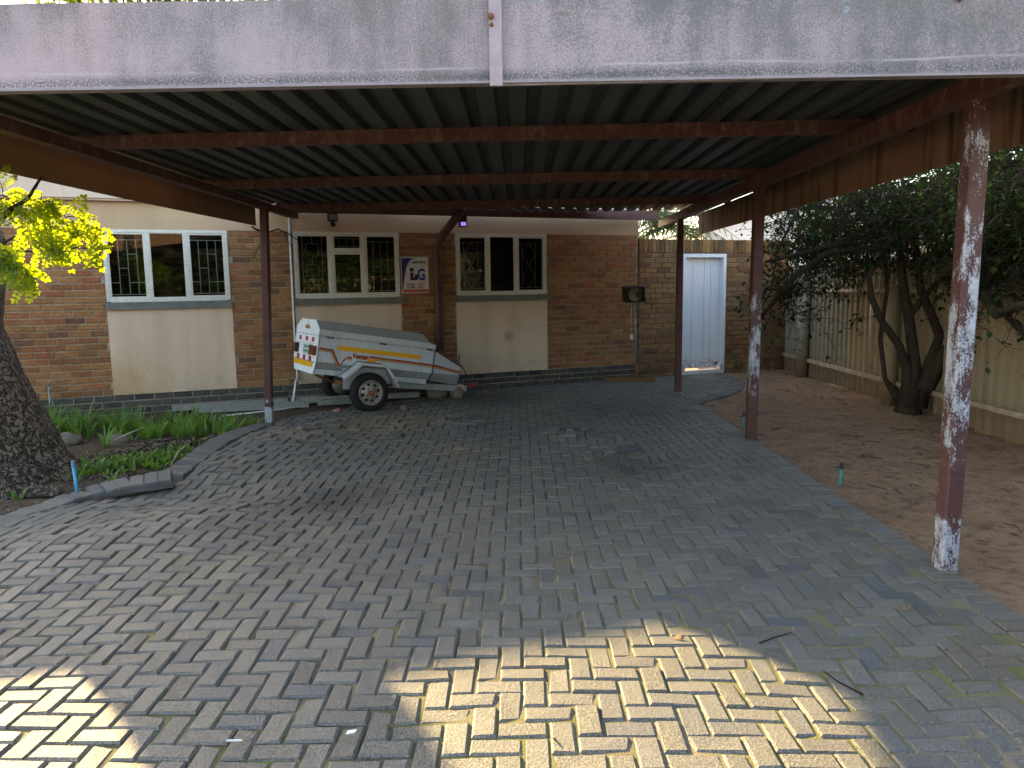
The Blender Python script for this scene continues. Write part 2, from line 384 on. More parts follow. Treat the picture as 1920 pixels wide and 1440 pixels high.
# ------------------------------------------------------------------ geometry helper
V = Vector
class MB:
    def __init__(s): s.v = []; s.f = []; s.r = []; s.sm = []
    def add(s, vs, fs, rnd=0.0, smooth=False):
        b = len(s.v); s.v += [V(p) for p in vs]; s.f += [tuple(i + b for i in f) for f in fs]
        s.r += [rnd] * len(fs); s.sm += [smooth] * len(fs); return s
    def obox(s, o, a, b, c, rnd=0.0):
        """box from corner o along a, b, c"""
        o, a, b, c = V(o), V(a), V(b), V(c)
        vs = [o, o + a, o + a + b, o + b, o + c, o + a + c, o + a + b + c, o + b + c]
        fs = [(0, 3, 2, 1), (4, 5, 6, 7), (0, 1, 5, 4), (1, 2, 6, 5), (2, 3, 7, 6), (3, 0, 4, 7)]
        if a.cross(b).dot(c) < 0: fs = [f[::-1] for f in fs]
        return s.add(vs, fs, rnd)
    def box(s, x0, x1, y0, y1, z0, z1, rnd=0.0): return s.obox((x0, y0, z0), (x1 - x0, 0, 0), (0, y1 - y0, 0), (0, 0, z1 - z0), rnd)
    def bar(s, p, q, w, h, up=(0, 0, 1), rnd=0.0):
        p, q = V(p), V(q); d = (q - p).normalized(); side = d.cross(V(up))
        if side.length < 1e-4: side = d.cross(V((1, 0, 0)))
        side.normalize(); u = side.cross(d).normalized()
        return s.obox(p - side * w / 2 - u * h / 2, q - p, side * w, u * h, rnd)
    def tube(s, pts, rad, n=8, cap=True, rnd=0.0, wob=0.0):
        pts = [V(p) for p in pts]; k = len(pts)
        if not isinstance(rad, (list, tuple)): rad = [rad] * k
        vs = []; fs = []; ref = None
        for i, p in enumerate(pts):
            d = (pts[min(i + 1, k - 1)] - pts[max(i - 1, 0)]).normalized()
            if ref is None: ref = V((0, 0, 1)) if abs(d.z) < .9 else V((1, 0, 0))
            x = d.cross(ref) if i == 0 else px_ - d * px_.dot(d)
            x.normalize(); px_ = x; y = d.cross(x).normalized()
            for j in range(n):
                a = 2 * math.pi * j / n; r = rad[i]
                if wob: r *= 1 + wob * noise.noise(V((p.x * 2 + math.cos(a) * 1.4, p.y * 2 + math.sin(a) * 1.4, p.z * 1.2)))
                vs.append(p + (x * math.cos(a) + y * math.sin(a)) * r)
        for i in range(k - 1):
            for j in range(n): fs.append((i * n + j, i * n + (j + 1) % n, (i + 1) * n + (j + 1) % n, (i + 1) * n + j))
        if cap: fs.append(tuple(range(n))[::-1]); fs.append(tuple((k - 1) * n + j for j in range(n)))
        return s.add(vs, fs, rnd, True)
    def lathe(s, prof, c, ax, n=24, rnd=0.0):
        """prof: list of (distance along ax, radius)"""
        c, ax = V(c), V(ax).normalized(); x = ax.cross(V((0, 0, 1)))
        if x.length < .01: x = V((1, 0, 0))
        x.normalize(); y = ax.cross(x); k = len(prof); vs = []; fs = []
        for t, r in prof:
            for j in range(n):
                a = 2 * math.pi * j / n; vs.append(c + ax * t + (x * math.cos(a) + y * math.sin(a)) * r)
        for i in range(k - 1):
            for j in range(n): fs.append((i * n + j, i * n + (j + 1) % n, (i + 1) * n + (j + 1) % n, (i + 1) * n + j))
        return s.add(vs, fs, rnd, True)
    def prism(s, poly, ext, rnd=0.0):
        """planar polygon extruded by vector ext"""
        poly = [V(p) for p in poly]; ext = V(ext); k = len(poly)
        nn = V((0, 0, 0))
        for i in range(k): nn += (poly[i] - poly[0]).cross(poly[(i + 1) % k] - poly[0])
        if nn.dot(ext) < 0: poly = poly[::-1]
        vs = poly + [p + ext for p in poly]
        fs = [tuple(range(k))[::-1], tuple(range(k, 2 * k))] + [(i, (i + 1) % k, (i + 1) % k + k, i + k) for i in range(k)]
        return s.add(vs, fs, rnd)
    def build(s, name, mat, parent=None, origin=None):
        off = V(parent.get('_o', (0, 0, 0))) if parent else V(origin) if origin is not None else V((0, 0, 0))
        me = bpy.data.meshes.new(name); me.from_pydata([tuple(p - off) for p in s.v], [], s.f); me.update()
        if any(s.r):
            at = me.attributes.new('rnd', 'FLOAT', 'FACE'); at.data.foreach_set('value', s.r)
        if any(s.sm): me.polygons.foreach_set('use_smooth', s.sm)
        me.materials.append(M[mat] if isinstance(mat, str) else mat)
        o = bpy.data.objects.new(name, me); col.objects.link(o)
        if parent: o.parent = parent; o['_o'] = tuple(off)
        else: o.location = off; o['_o'] = tuple(off)
        return o
def tag(o, label=None, cat=None, group=None, kind=None):
    if label: o['label'] = label
    if cat: o['category'] = cat
    if group: o['group'] = group
    if kind: o['kind'] = kind
    return o
def empty(name, loc, label, cat, group=None):
    o = bpy.data.objects.new(name, None); o.empty_display_size = .1; col.objects.link(o); o.location = loc; o['_o'] = tuple(loc)
    return tag(o, label, cat, group)
def piece(name, me, mat4, parent, rnd=None):
    """object sharing mesh me, world matrix mat4"""
    o = bpy.data.objects.new(name, me); col.objects.link(o)
    off = V(parent.get('_o', (0, 0, 0))); o.parent = parent; o.matrix_local = Matrix.Translation(-off) @ mat4
    if rnd is not None: o['rnd'] = rnd
    return o
def text_mesh(body, size, mat, parent, o, ax, up, bold=0.0, shear=0.0, xscale=1.0, ext=.0015):
    cu = bpy.data.curves.new('lettering', 'FONT'); cu.body = body; cu.size = size; cu.offset = bold; cu.extrude = ext; cu.shear = shear
    cu.resolution_u = 3
    tmp = bpy.data.objects.new('tmp', cu); col.objects.link(tmp)
    dg = bpy.context.evaluated_depsgraph_get(); me = bpy.data.meshes.new_from_object(tmp.evaluated_get(dg)); bpy.data.objects.remove(tmp)
    ax, up = V(ax).normalized(), V(up).normalized(); nn = ax.cross(up)
    off = V(parent.get('_o', (0, 0, 0)))
    me.transform(Matrix(((ax.x * xscale, up.x, nn.x, o[0] - off.x), (ax.y * xscale, up.y, nn.y, o[1] - off.y), (ax.z * xscale, up.z, nn.z, o[2] - off.z), (0, 0, 0, 1))))
    me.materials.clear(); me.materials.append(M[mat]); ob = bpy.data.objects.new('lettering', me); col.objects.link(ob); ob.parent = parent
    return ob

# ------------------------------------------------------------------ house frame of reference
A = R(22.6); WA = V((math.cos(A), math.sin(A), 0)); WN = V((math.sin(A), -math.cos(A), 0)); W0 = V((.906, 12.55, 0))
UP = V((0, 0, 1))
def wp(s, z, off=0.0): return W0 + WA * s + WN * off + UP * z
def wall_y(x): return 12.55 + math.tan(A) * (x - .906)

# ------------------------------------------------------------------ ground
def gauss(x, y, cx, cy, sx, sy=None): sy = sy or sx; return math.exp(-((x - cx) / sx) ** 2 / 2 - ((y - cy) / sy) ** 2 / 2)
def hgt(x, y):
    h = .008 * noise.noise(V((x * .9, y * .9, 1.0))) + .02 * noise.noise(V((x * .35, y * .35, 5.0)))
    h += .075 * gauss(x, y, -2.30, 5.2, .45, .35) - .05 * gauss(x, y, -2.7, 5.85, .35, .3) + .045 * gauss(x, y, -2.9, 4.6, .5, .3)
    h += .05 * gauss(x, y, -2.75, 7.0, .35, .5) + .07 * gauss(x, y, -2.5, 8.1, .4, .35) - .045 * gauss(x, y, -1.7, 8.8, .5, .35)
    h += .07 * gauss(x, y, -.8, 8.8, .4, .3) + .075 * gauss(x, y, .55, 7.95, .35, .25) + .06 * gauss(x, y, 1.0, 6.95, .25, .25)
    h -= .03 * gauss(x, y, -1.45, 5.8, .5, .4) + .025 * gauss(x, y, 1.35, 2.85, .3, .2) 
    h += .024 * math.sin(x * 1.6 + y * 2.6) * gauss(x, y, -2.2, 4.2, 1.5, 2.0)
    h *= min(1, max(0, (11.2 - y) / 1.5)) if y > 9.7 else 1
    return h
def rough(x, y):
    return min(1, .9 * gauss(x, y, -2.2, 8.3, .6, .45) + .9 * gauss(x, y, -.9, 8.85, .5, .3) + .8 * gauss(x, y, .6, 7.95, .4, .25) + .8 * gauss(x, y, 1.0, 6.95, .3, .25)
               + .5 * gauss(x, y, -2.4, 6.6, .6, .9) + .35 * gauss(x, y, -2.2, 5.2, .6, .5) + .5 * gauss(x, y, -2.0, 9.3, .6, .4))
g = MB(); N_ = 400
g.add([(-N_, -N_, -.5), (N_, -N_, -.5), (N_, N_, -.5), (-N_, N_, -.5)], [(0, 1, 2, 3)])
tag(g.build('ground', 'soil'), kind='structure')

KL = [(-5.2, 1.0), (-4.7, 2.6), (-4.15, 4.0), (-3.66, 5.12), (-3.5, 5.7), (-3.2, 6.02), (-2.97, 6.25), (-2.98, 6.7), (-3.06, 7.76), (-3.04, 8.55), (-2.96, 9.06)]
def lerp_poly(pts, y):
    if y <= pts[0][1]: return pts[0][0]
    for (x0, y0), (x1, y1) in zip(pts, pts[1:]):
        if y0 <= y <= y1: return x0 + (x1 - x0) * (y - y0) / (y1 - y0)
    return pts[-1][0]
ML = KL + [(-2.8, 9.54), (-2.6, 9.86), (-2.3, 10.25), (-1.9, 10.6), (-1.2, 11.2), (-.75, 11.86)]
KR = [(2.22, -3), (2.22, 10.05), (2.42, 10.45), (2.95, 11.1), (3.30, 11.8), (3.48, 12.55), (3.46, 13.6)]
def inside(x, y): return lerp_poly(ML, y) < x < lerp_poly(KR, y) and y < wall_y(x) - .02

def sheet(name, mat, x0, x1, y0, y1, nx, ny, zf, keep, kind='structure'):
    b = MB(); idx = {}; vs = []; fs = []
    for j in range(ny + 1):
        for i in range(nx + 1):
            x = x0 + (x1 - x0) * i / nx; y = y0 + (y1 - y0) * j / ny; vs.append((x, y, zf(x, y)))
    for j in range(ny):
        for i in range(nx):
            cx = x0 + (x1 - x0) * (i + .5) / nx; cy = y0 + (y1 - y0) * (j + .5) / ny
            if keep(cx, cy): a = j * (nx + 1) + i; fs.append((a, a + 1, a + nx + 2, a + nx + 1))
    b.add(vs, fs, 0, True); return tag(b.build(name, mat), kind=kind)
def soil_z(x, y):
    return -.006 + .022 * noise.noise(V((x * .8, y * .8, 9.0))) + .018 * noise.noise(V((x * 2.6, y * 2.6, 2.0))) + .04 * gauss(x, y, 4.6, 9.2, .5) - .02
def bed_z(x, y):
    z = -.03 + .03 * noise.noise(V((x * 1.1, y * 1.1, 3.0))) + .015 * noise.noise(V((x * 4, y * 4, 2.0))) + .10 * gauss(x, y, -4.3, 6.5, .6)
    return z + .03 * gauss(x, y, -3.7, 7.5, .4, .6) - .03 * gauss(x, y, -5, 9, 1.5, .7)
paving = sheet('paving', 'joint', -5.4, 3.6, -3.0, 14.0, 120, 210, lambda x, y: hgt(x, y) - .0085 - .010 * rough(x, y) - .004 * max(0, min(1, (.3 - x) / 2.0)), lambda x, y: lerp_poly(ML, y) - .12 < x < lerp_poly(KR, y) + .12 and y < wall_y(x) + .1)
sheet('soil', 'soil', 2.1, 7.5, -6.0, 16.0, 90, 260, soil_z, lambda x, y: x > lerp_poly(KR, y) - .05)
sheet('garden_bed', 'mulch', -13.0, -.6, -6.0, 12.2, 150, 220, bed_z, lambda x, y: x < lerp_poly(ML, y) + .1 and y < wall_y(x) + .15)
sheet('driveway_ground', 'paver', -14, 14, -40, -2.9, 20, 20, lambda x, y: -.03, lambda x, y: True)

# pavers ------------------------------------------------------------
PU = .0975; PX, PY = .19, 2.84
def paver_mesh(lx, ly, name='paver'):
    ch = .008; gap = .0042; h = .05
    a, b = lx / 2 - gap, ly / 2 - gap; a2, b2 = a - ch, b - ch
    vs = [(-a2, -b2, 0), (a2, -b2, 0), (a2, b2, 0), (-a2, b2, 0), (-a, -b, -ch), (a, -b, -ch), (a, b, -ch), (-a, b, -ch), (-a, -b, -h), (a, -b, -h), (a, b, -h), (-a, b, -h)]
    fs = [(0, 1, 2, 3)] + [(i + 4, (i + 1) % 4 + 4, (i + 1) % 4, i) for i in range(4)] + [(i + 8, (i + 1) % 4 + 8, (i + 1) % 4 + 4, i + 4) for i in range(4)]
    return vs, fs
pv, pf = paver_mesh(2 * PU, PU)
PVS = []; _rv = random.Random(77)
for k in range(10):
    w = [list(p) for p in pv]
    for q in range(8): w[q][0] += _rv.gauss(0, .0012); w[q][1] += _rv.gauss(0, .0012); w[q][2] -= abs(_rv.gauss(0, .0008))
    if k >= 6:                                               # a chipped corner
        q = _rv.randrange(4); w[q][0] *= .86; w[q][1] *= .78; w[q][2] -= .005; w[q + 4][2] -= .010; w[q + 4][0] *= .97
    PVS.append([tuple(p) for p in w])
PME = []
for w in PVS:
    me_ = bpy.data.meshes.new('paver'); me_.from_pydata(w, [], pf); me_.materials.append(M['paver']); PME.append(me_)
pav = []
rg = random.Random(11)
def paver_matrix(x, y, ang, extra=0.0, z=None, flat=False):
    e = .04; gx = (hgt(x + e, y) - hgt(x - e, y)) / (2 * e); gy = (hgt(x, y + e) - hgt(x, y - e)) / (2 * e)
    if flat: gx = gy = 0
    r = 0 if flat else rough(x, y); k = .014 + .10 * r * r + extra
    nrm = V((-gx + rg.gauss(0, k), -gy + rg.gauss(0, k), 1)).normalized()
    zz = (hgt(x, y) if z is None else z) + rg.gauss(0, .0024 + .012 * r * r)
    yaw = ang + rg.gauss(0, .006 + .06 * r * r)
    xa = V((math.cos(yaw), math.sin(yaw), 0)); xa = (xa - nrm * xa.dot(nrm)).normalized(); ya = nrm.cross(xa)
    return Matrix(((xa.x, ya.x, nrm.x, x + rg.gauss(0, .0012)), (xa.y, ya.y, nrm.y, y + rg.gauss(0, .0012)), (xa.z, ya.z, nrm.z, zz), (0, 0, 0, 1)))
for i in range(-75, 40):
    for j in range(-62, 118):
        c = (i - j) % 4
        if c == 0: cx, cy, ang = i + 1, j + .5, 0.0            # lies across
        elif c == 2: cx, cy, ang = i + .5, j, math.pi / 2       # lies in depth (cell j and j-1)
        else: continue
        x, y = PX + cx * PU, PY + cy * PU
        if y < -2.6 or not inside(x, y): continue
        if math.hypot(x - .98, y - 6.98) < .1 or math.hypot(x + .75, y - 8.92) < .1: continue
        hw = PU if ang == 0 else PU / 2; sx = 1.0; xc = x
        xr = lerp_poly(KR, y) - .004; xl = lerp_poly(ML, y) + .02
        if ang == 0:
            x0, x1 = x - hw, x + hw; x0c, x1c = max(x0, xl), min(x1, xr)
            sx = (x1c - x0c) / (x1 - x0); xc = (x0c + x1c) / 2
            if sx < .25: continue
        mt = paver_matrix(xc, y, ang)
        if sx < .999: mt = mt @ Matrix.Diagonal((sx, 1, 1, 1))
        px, py, pz = project(mt.translation)
        size = (0 if pz < .5 or px < -60 or px > 1980 or py > 1500 or py < 0 else 1 / pz)
        pav.append((size, mt, rg.random()))
# kerb courses: one row of pavers laid across the edge
def resample(pts, step):
    out = []; acc = 0; pts = [V(p) for p in pts]
    for p, q in zip(pts, pts[1:]):
        L = (q - p).length; t = acc
        while t < L: out.append((p + (q - p) * (t / L), (q - p).normalized())); t += step
        acc = t - L
    return out
for p, d in resample([(2.33, -2.4, 0), (2.33, 10.05, 0)], .1):
    pav.append((0 if p.y < 1.8 else 1 / p.y * .9, paver_matrix(p.x, p.y, 0, 0, .004), .25 + .5 * rg.random()))
for p, d in resample([(2.34, 10.12, 0), (2.52, 10.42, 0), (2.82, 10.75, 0), (3.1, 11.12, 0), (3.3, 11.5, 0), (3.45, 11.9, 0), (3.56, 12.3, 0), (3.6, 12.75, 0), (3.58, 13.4, 0)], .103):
    pav.append((1 / p.y, paver_matrix(p.x, p.y, math.atan2(d.y, d.x) - math.pi / 2, 0, .006), .9 + .09 * rg.random()))
def kerb(pts, step=.105):
    for p, d in resample(pts, step):
        mt = paver_matrix(p.x, p.y, math.atan2(d.y, d.x) - math.pi / 2, .008, p.z, True)
        sl = math.atan2(d.z, math.hypot(d.x, d.y))
        mt = mt @ Matrix.Rotation(sl, 4, 'X') @ Matrix.Rotation(R(22) * min(1, max(0, (p.z - .02) / .1)), 4, 'Y') @ Matrix.Diagonal((1.08, 1.24 if p.z > .05 and p.y < 6.3 else 1.12, 1.5, 1))
        px, py, pz = project(mt.translation)
        pav.append((0 if px < -60 else 2 / pz, mt, .7 + .28 * rg.random()))
kerb([(-5.25, 1.0, .02), (-4.75, 2.6, .02), (-4.2, 4.0, .02), (-3.72, 5.12, .02), (-3.6, 5.56, .022), (-3.5, 5.85, .035), (-3.27, 6.05, .06), (-2.98, 6.18, .085)])
kerb([(-3.03, 6.42, .05), (-3.08, 7.0, .055), (-3.14, 7.76, .065), (-3.12, 8.4, .05), (-3.06, 9.0, .02)])
pav.sort(key=lambda t: -t[0])
stuff = MB()
for k, (sz, mt, r) in enumerate(pav):
    q_ = rg.choice((0, 1, 2, 3, 4, 5, 0, 1, 2, 3, 4, 5, 6, 7, 8, 9))
    if k < 300: piece('paver', PME[q_], mt, paving, r)
    else: stuff.add([mt @ V(p) for p in PVS[q_]], pf, r + .0001)
tag(stuff.build('paver_field', 'paver', paving), kind='stuff')
# loose and tipped pavers
loose = [(.98, 6.98, .03, 20, -24, 12, 'tipped paver standing out of the dark stained hollow'), (1.08, 7.1, .03, 75, 10, 12, 'dark loose paver leaning behind the tipped one in the hollow'),
         (-.78, 8.92, .06, 30, 12, -8, 'broken pale paver raised on the heaved spot right of the trailer wheel'), (-.6, 9.02, .03, 110, -14, 16, 'small dark paver fragment beside the broken pale one'),
         (.42, 8.0, .05, 60, 13, 10, 'dark paver slab tilted up in the middle of the drive'), (.66, 7.98, .06, 100, -12, 14, 'paver wedged against the tilted dark slab'),
         (.85, 8.05, .02, 20, 8, -16, 'thin broken paver lying right of the tilted slabs'), (-2.05, 8.25, .06, 15, -16, 8, 'upended paver with its end showing left of the sandy hollow'),
         (-2.42, 8.42, .05, 55, 10, 14, 'loose paver tipped towards the maroon left post'), (-1.35, 8.12, .045, 80, 9, -10, 'raised paver on the near rim of the sandy hollow')]
for x, y, z, yaw, tx, ty, lb in loose:
    b = MB(); mt = Matrix.Translation((x, y, hgt(x, y) + z * .6)) @ Matrix.Rotation(R(yaw), 4, 'Z') @ Matrix.Rotation(R(tx), 4, 'X') @ Matrix.Rotation(R(ty), 4, 'Y')
    k = .6 if 'fragment' in lb or 'thin' in lb else 1
    b.add([mt @ V((p[0] * k, p[1], p[2] * 1.15)) for p in pv], pf + [(8, 11, 10, 9)], (.97 if 'dark' in lb else rg.random() * .3 + .05))
    tag(b.build('loose_paver', 'paver', origin=(x, y, hgt(x, y))), lb, 'paver', 'loose pavers')

# ------------------------------------------------------------------ house
house = empty('house', wp(-4, 0), 'long brown face-brick house with cream panels below three white windows', 'house')
WZ0, WZ1 = 1.48, 2.42
WINS = [-6.82, -4.43, -2.02]           # left edges, width 1.52
WW = 1.52
b = MB()
def wbox(mb, s0, s1, z0, z1, f0, f1, rnd=0.0):
    return mb.obox(wp(s0, z0, f0), WA * (s1 - s0), WN * (f1 - f0), UP * (z1 - z0), rnd)
# backing wall (mortar) leaves the window openings
for s0, s1 in [(-15.0, WINS[0]), (WINS[0] + WW, WINS[1]), (WINS[1] + WW, WINS[2]), (WINS[2] + WW, 1.22)]: wbox(b, s0, s1, -.4, 2.42, -.22, -.012)
for s in WINS: wbox(b, s, s + WW, -.4, 1.40, -.22, -.012)
wall = b.build('wall', 'mortar', house)
b = MB(); wbox(b, -15, 1.22, 2.42, 2.78, -.22, .004); b.build('upper_wall_band', mk_cream('cream_plaster_band', None, None, ((.47, .32, .195), (.52, .36, .225))), house)
b = MB(); wbox(b, -9.3, -7.2, 2.80, 3.34, -.1, .12); wbox(b, -7.198, -2.9, 2.80, 3.60, -.1, .12); wbox(b, -15, -9.302, 2.80, 3.06, -.1, .12); wbox(b, -15, -2.9, 2.775, 2.80, -.22, .09); b.build('roof_fascia', 'eave', house)  # unseen top steps invented to shape the sun patches on the paving
b = MB(); wbox(b, -2.9, 1.3, 2.78, 3.58, -.3, -.05); b.build('parapet', 'eave', house)
b = MB(); wbox(b, -9.3, -7.2, 3.26, 3.31, -9.2, -.11); wbox(b, -7.2, -2.9, 3.50, 3.55, -9.2, -.11); wbox(b, -2.9, 1.25, 3.50, 3.55, -9.2, -.31); wbox(b, -15, -9.3, 3.0, 3.05, -9.2, -.11); b.build('roof', 'roof_tile', house)  # unseen slabs follow the fascia steps made for the shadow edge
b = MB(); wbox(b, 1.02, 1.22, -.4, 3.50, -9, -.22); wbox(b, -15, -14.8, -.4, 3.0, -9, -.22); wbox(b, -7.2, 1.22, -.4, 3.50, -9.2, -9); wbox(b, -9.3, -7.2, -.4, 3.26, -9.2, -9); wbox(b, -7.25, -7.15, 2.6, 3.5, -9, -.22); wbox(b, -15, -9.3, -.4, 3.0, -9.2, -9); wbox(b, -9.35, -9.25, 2.6, 3.26, -9, -.22); b.build('side_wall', 'mortar', house)
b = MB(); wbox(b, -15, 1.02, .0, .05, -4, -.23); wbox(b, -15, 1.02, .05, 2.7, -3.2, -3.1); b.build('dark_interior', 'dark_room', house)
# bricks
def brick_mesh(L, H, D, seed):
    rr = random.Random(seed); c = .006
    j = lambda k: rr.uniform(-k, k)
    vs = []
    for y, ins in ((0, 0), (D - .005, 0), (D, c)):
        for x, z in ((-1, -1), (1, -1), (1, 1), (-1, 1)):
            vs.append((x * (L / 2 - ins) + (j(.003) if y else 0), y + (j(.002) if ins else 0), z * (H / 2 - ins) + (j(.0022) if y else 0)))
    fs = [(8, 11, 10, 9)] + [(i + o, i + o + 4, (i + 1) % 4 + o + 4, (i + 1) % 4 + o) for o in (0, 4) for i in range(4)]
    return vs, fs
BV = [brick_mesh(.228, .0735, .03, k) for k in range(6)]
def as_mesh(vf, mat, nm='brick'):
    me = bpy.data.meshes.new(nm); me.from_pydata(vf[0], [], vf[1]); me.materials.append(M[mat]); return me
def wall_matrix(s, z, sx=1.0, sz=1.0, off=-.03):
    p = wp(s, z, off)
    # local x along wall, local y outwards, local z up  (mirrored x keeps it right-handed)
    return Matrix(((-WA.x * sx, WN.x, 0, p.x), (-WA.y * sx, WN.y, 0, p.y), (0, 0, sz, p.z), (0, 0, 0, 1)))
CH = (2.42 - .245) / 25; BL = .24
rb = random.Random(5)
def courses(s0, s1, z0, n, mat, out, jit=.0022, pitch=BL, ch=CH):
    for k in range(n):
        z = z0 + (k + .5) * ch; ph = (pitch / 2 if k % 2 else 0) + .03 * math.sin(k * 5.1)
        i = math.floor((s0 - ph) / pitch)
        while i * pitch + ph < s1:
            a0, a1 = max(i * pitch + ph, s0), min((i + 1) * pitch + ph, s1); i += 1
            if a1 - a0 < .05: continue
            sx = (a1 - a0 - .012) / .228
            mt = wall_matrix((a0 + a1) / 2, z + rb.gauss(0, .001), sx, ch / CH, -.03 + rb.gauss(0, jit))
            px, py, pz = project(mt.translation)
            vis = 0 if px < -30 or px > 1950 or pz < .5 else (1 / pz) * min(1, sx)
            r = rb.random(); out.append((vis, mt, r, rb.randrange(6), mat))
B = []
for s0, s1 in [(-11.5, WINS[0] - .01), (WINS[0] + WW + .005, WINS[1] - .01), (WINS[1] + WW + .005, WINS[2] - .01), (WINS[2] + WW + .03, 1.22)]: courses(s0, s1, .245, 25, 'brick', B)
courses(-11.5, 1.22, .245 - 4 * CH, 4, 'plinth', B)
def lay(B, parent, stuffname, lim):
    meshes = {m_: [as_mesh(v, m_) for v in BV] for m_ in {t[4] for t in B}}
    B.sort(key=lambda t: -t[0]); st = {}
    for k, (vis, mt, r, q, m_) in enumerate(B):
        if k < lim: piece('brick', meshes[m_][q], mt, parent, r)
        else: st.setdefault(m_, MB()).add([mt @ V(p) for p in BV[q][0]], [f[::-1] for f in BV[q][1]] if mt.determinant() < 0 else BV[q][1], r + .0001)
    for m_, mb in st.items(): tag(mb.build(stuffname, m_, parent), kind='stuff')
lay(B, wall, 'brick_courses', 300)
# panels, sills, windows
def bars_grid(mb, s0, s1, z0, z1, kind, off):
    w = .011
    def ln(a, b_): mb.bar(wp(a[0], a[1], off), wp(b_[0], b_[1], off), w, w, up=WN)
    if kind == 'basket':
        zt, zb = z1 - .09, z0 + .05
        ln((s0, zt), (s1, zt)); ln((s0, zb), (s1, zb))
        x1, x2, x3 = [s0 + (s1 - s0) * t for t in (.25, .52, .78)]
        for x in (x1, x2, x3): ln((x, zb), (x, zt))
        zs = [zb + (zt - zb) * t for t in (.22, .48, .74)]
        ln((s0, zs[0]), (x1, zs[0])); ln((x1, zs[1]), (x2, zs[1])); ln((x2, zs[2]), (x3, zs[2])); ln((x2, zs[0]), (s1, zs[0]))
    if kind == 'diamond':
        zt, zb = z1 - .09, z0 + .06; xm = (s0 + s1) / 2; xa, xb = s0 + (s1 - s0) * .22, s0 + (s1 - s0) * .78; zm = (zt + zb) / 2
        ln((s0, zt), (s1, zt)); ln((s0, zb), (s1, zb)); ln((xa, zb), (xa, zt)); ln((xb, zb), (xb, zt))
        for zl, zh in ((zb, zm), (zm, zt)):
            h = (zl + zh) / 2
            ln((xm, zl), (xa, h)); ln((xa, h), (xm, zh)); ln((xm, zl), (xb, h)); ln((xb, h), (xm, zh))
    if kind == 'squares':
        xm = (s0 + s1) / 2; hw = .085
        xa, xb = s0 + (s1 - s0) * .17, s0 + (s1 - s0) * .83
        ln((xa, z0 + .04), (xa, z1)); ln((xb, z0 + .04), (xb, z1))
        for k, zc in enumerate((z1 - .21, z1 - .51, z1 - .80)):
            ln((xm - hw, zc - hw + .01), (xm - hw, zc + hw)); ln((xm + hw, zc - hw + .01), (xm + hw, zc + hw)); ln((xm - hw, zc + hw), (xm + hw, zc + hw))
            if k < 2: ln((xm - hw, zc - hw + .01), (xm + hw, zc - hw + .01)); ln((xm - hw, zc), (xa, zc)); ln((xm + hw, zc), (xb, zc))
            ln((xm, zc + hw), (xm, zc + hw + (.13 if k else .125)))
    if kind == 'ladder':
        zt, zb = z1 - .05, z0 + .05
        ln((s0, zt), (s1, zt)); ln((s0, zb), (s1, zb))
        for t in (.22, .5, .78): ln((s0 + (s1 - s0) * t, zb), (s0 + (s1 - s0) * t, zt))
LAY = [[('basket',), ('open',), ('basket',)], [('squares',), ('split',), ('basket',)], [('diamond',), ('open',), ('diamond',)]]
PAN = [mk_cream('cream_plaster_damp', tuple(wp(-6.7, .28))), mk_cream('cream_plaster_middle'), mk_cream('cream_plaster_spot', None, tuple(wp(-1.17, .81)))]
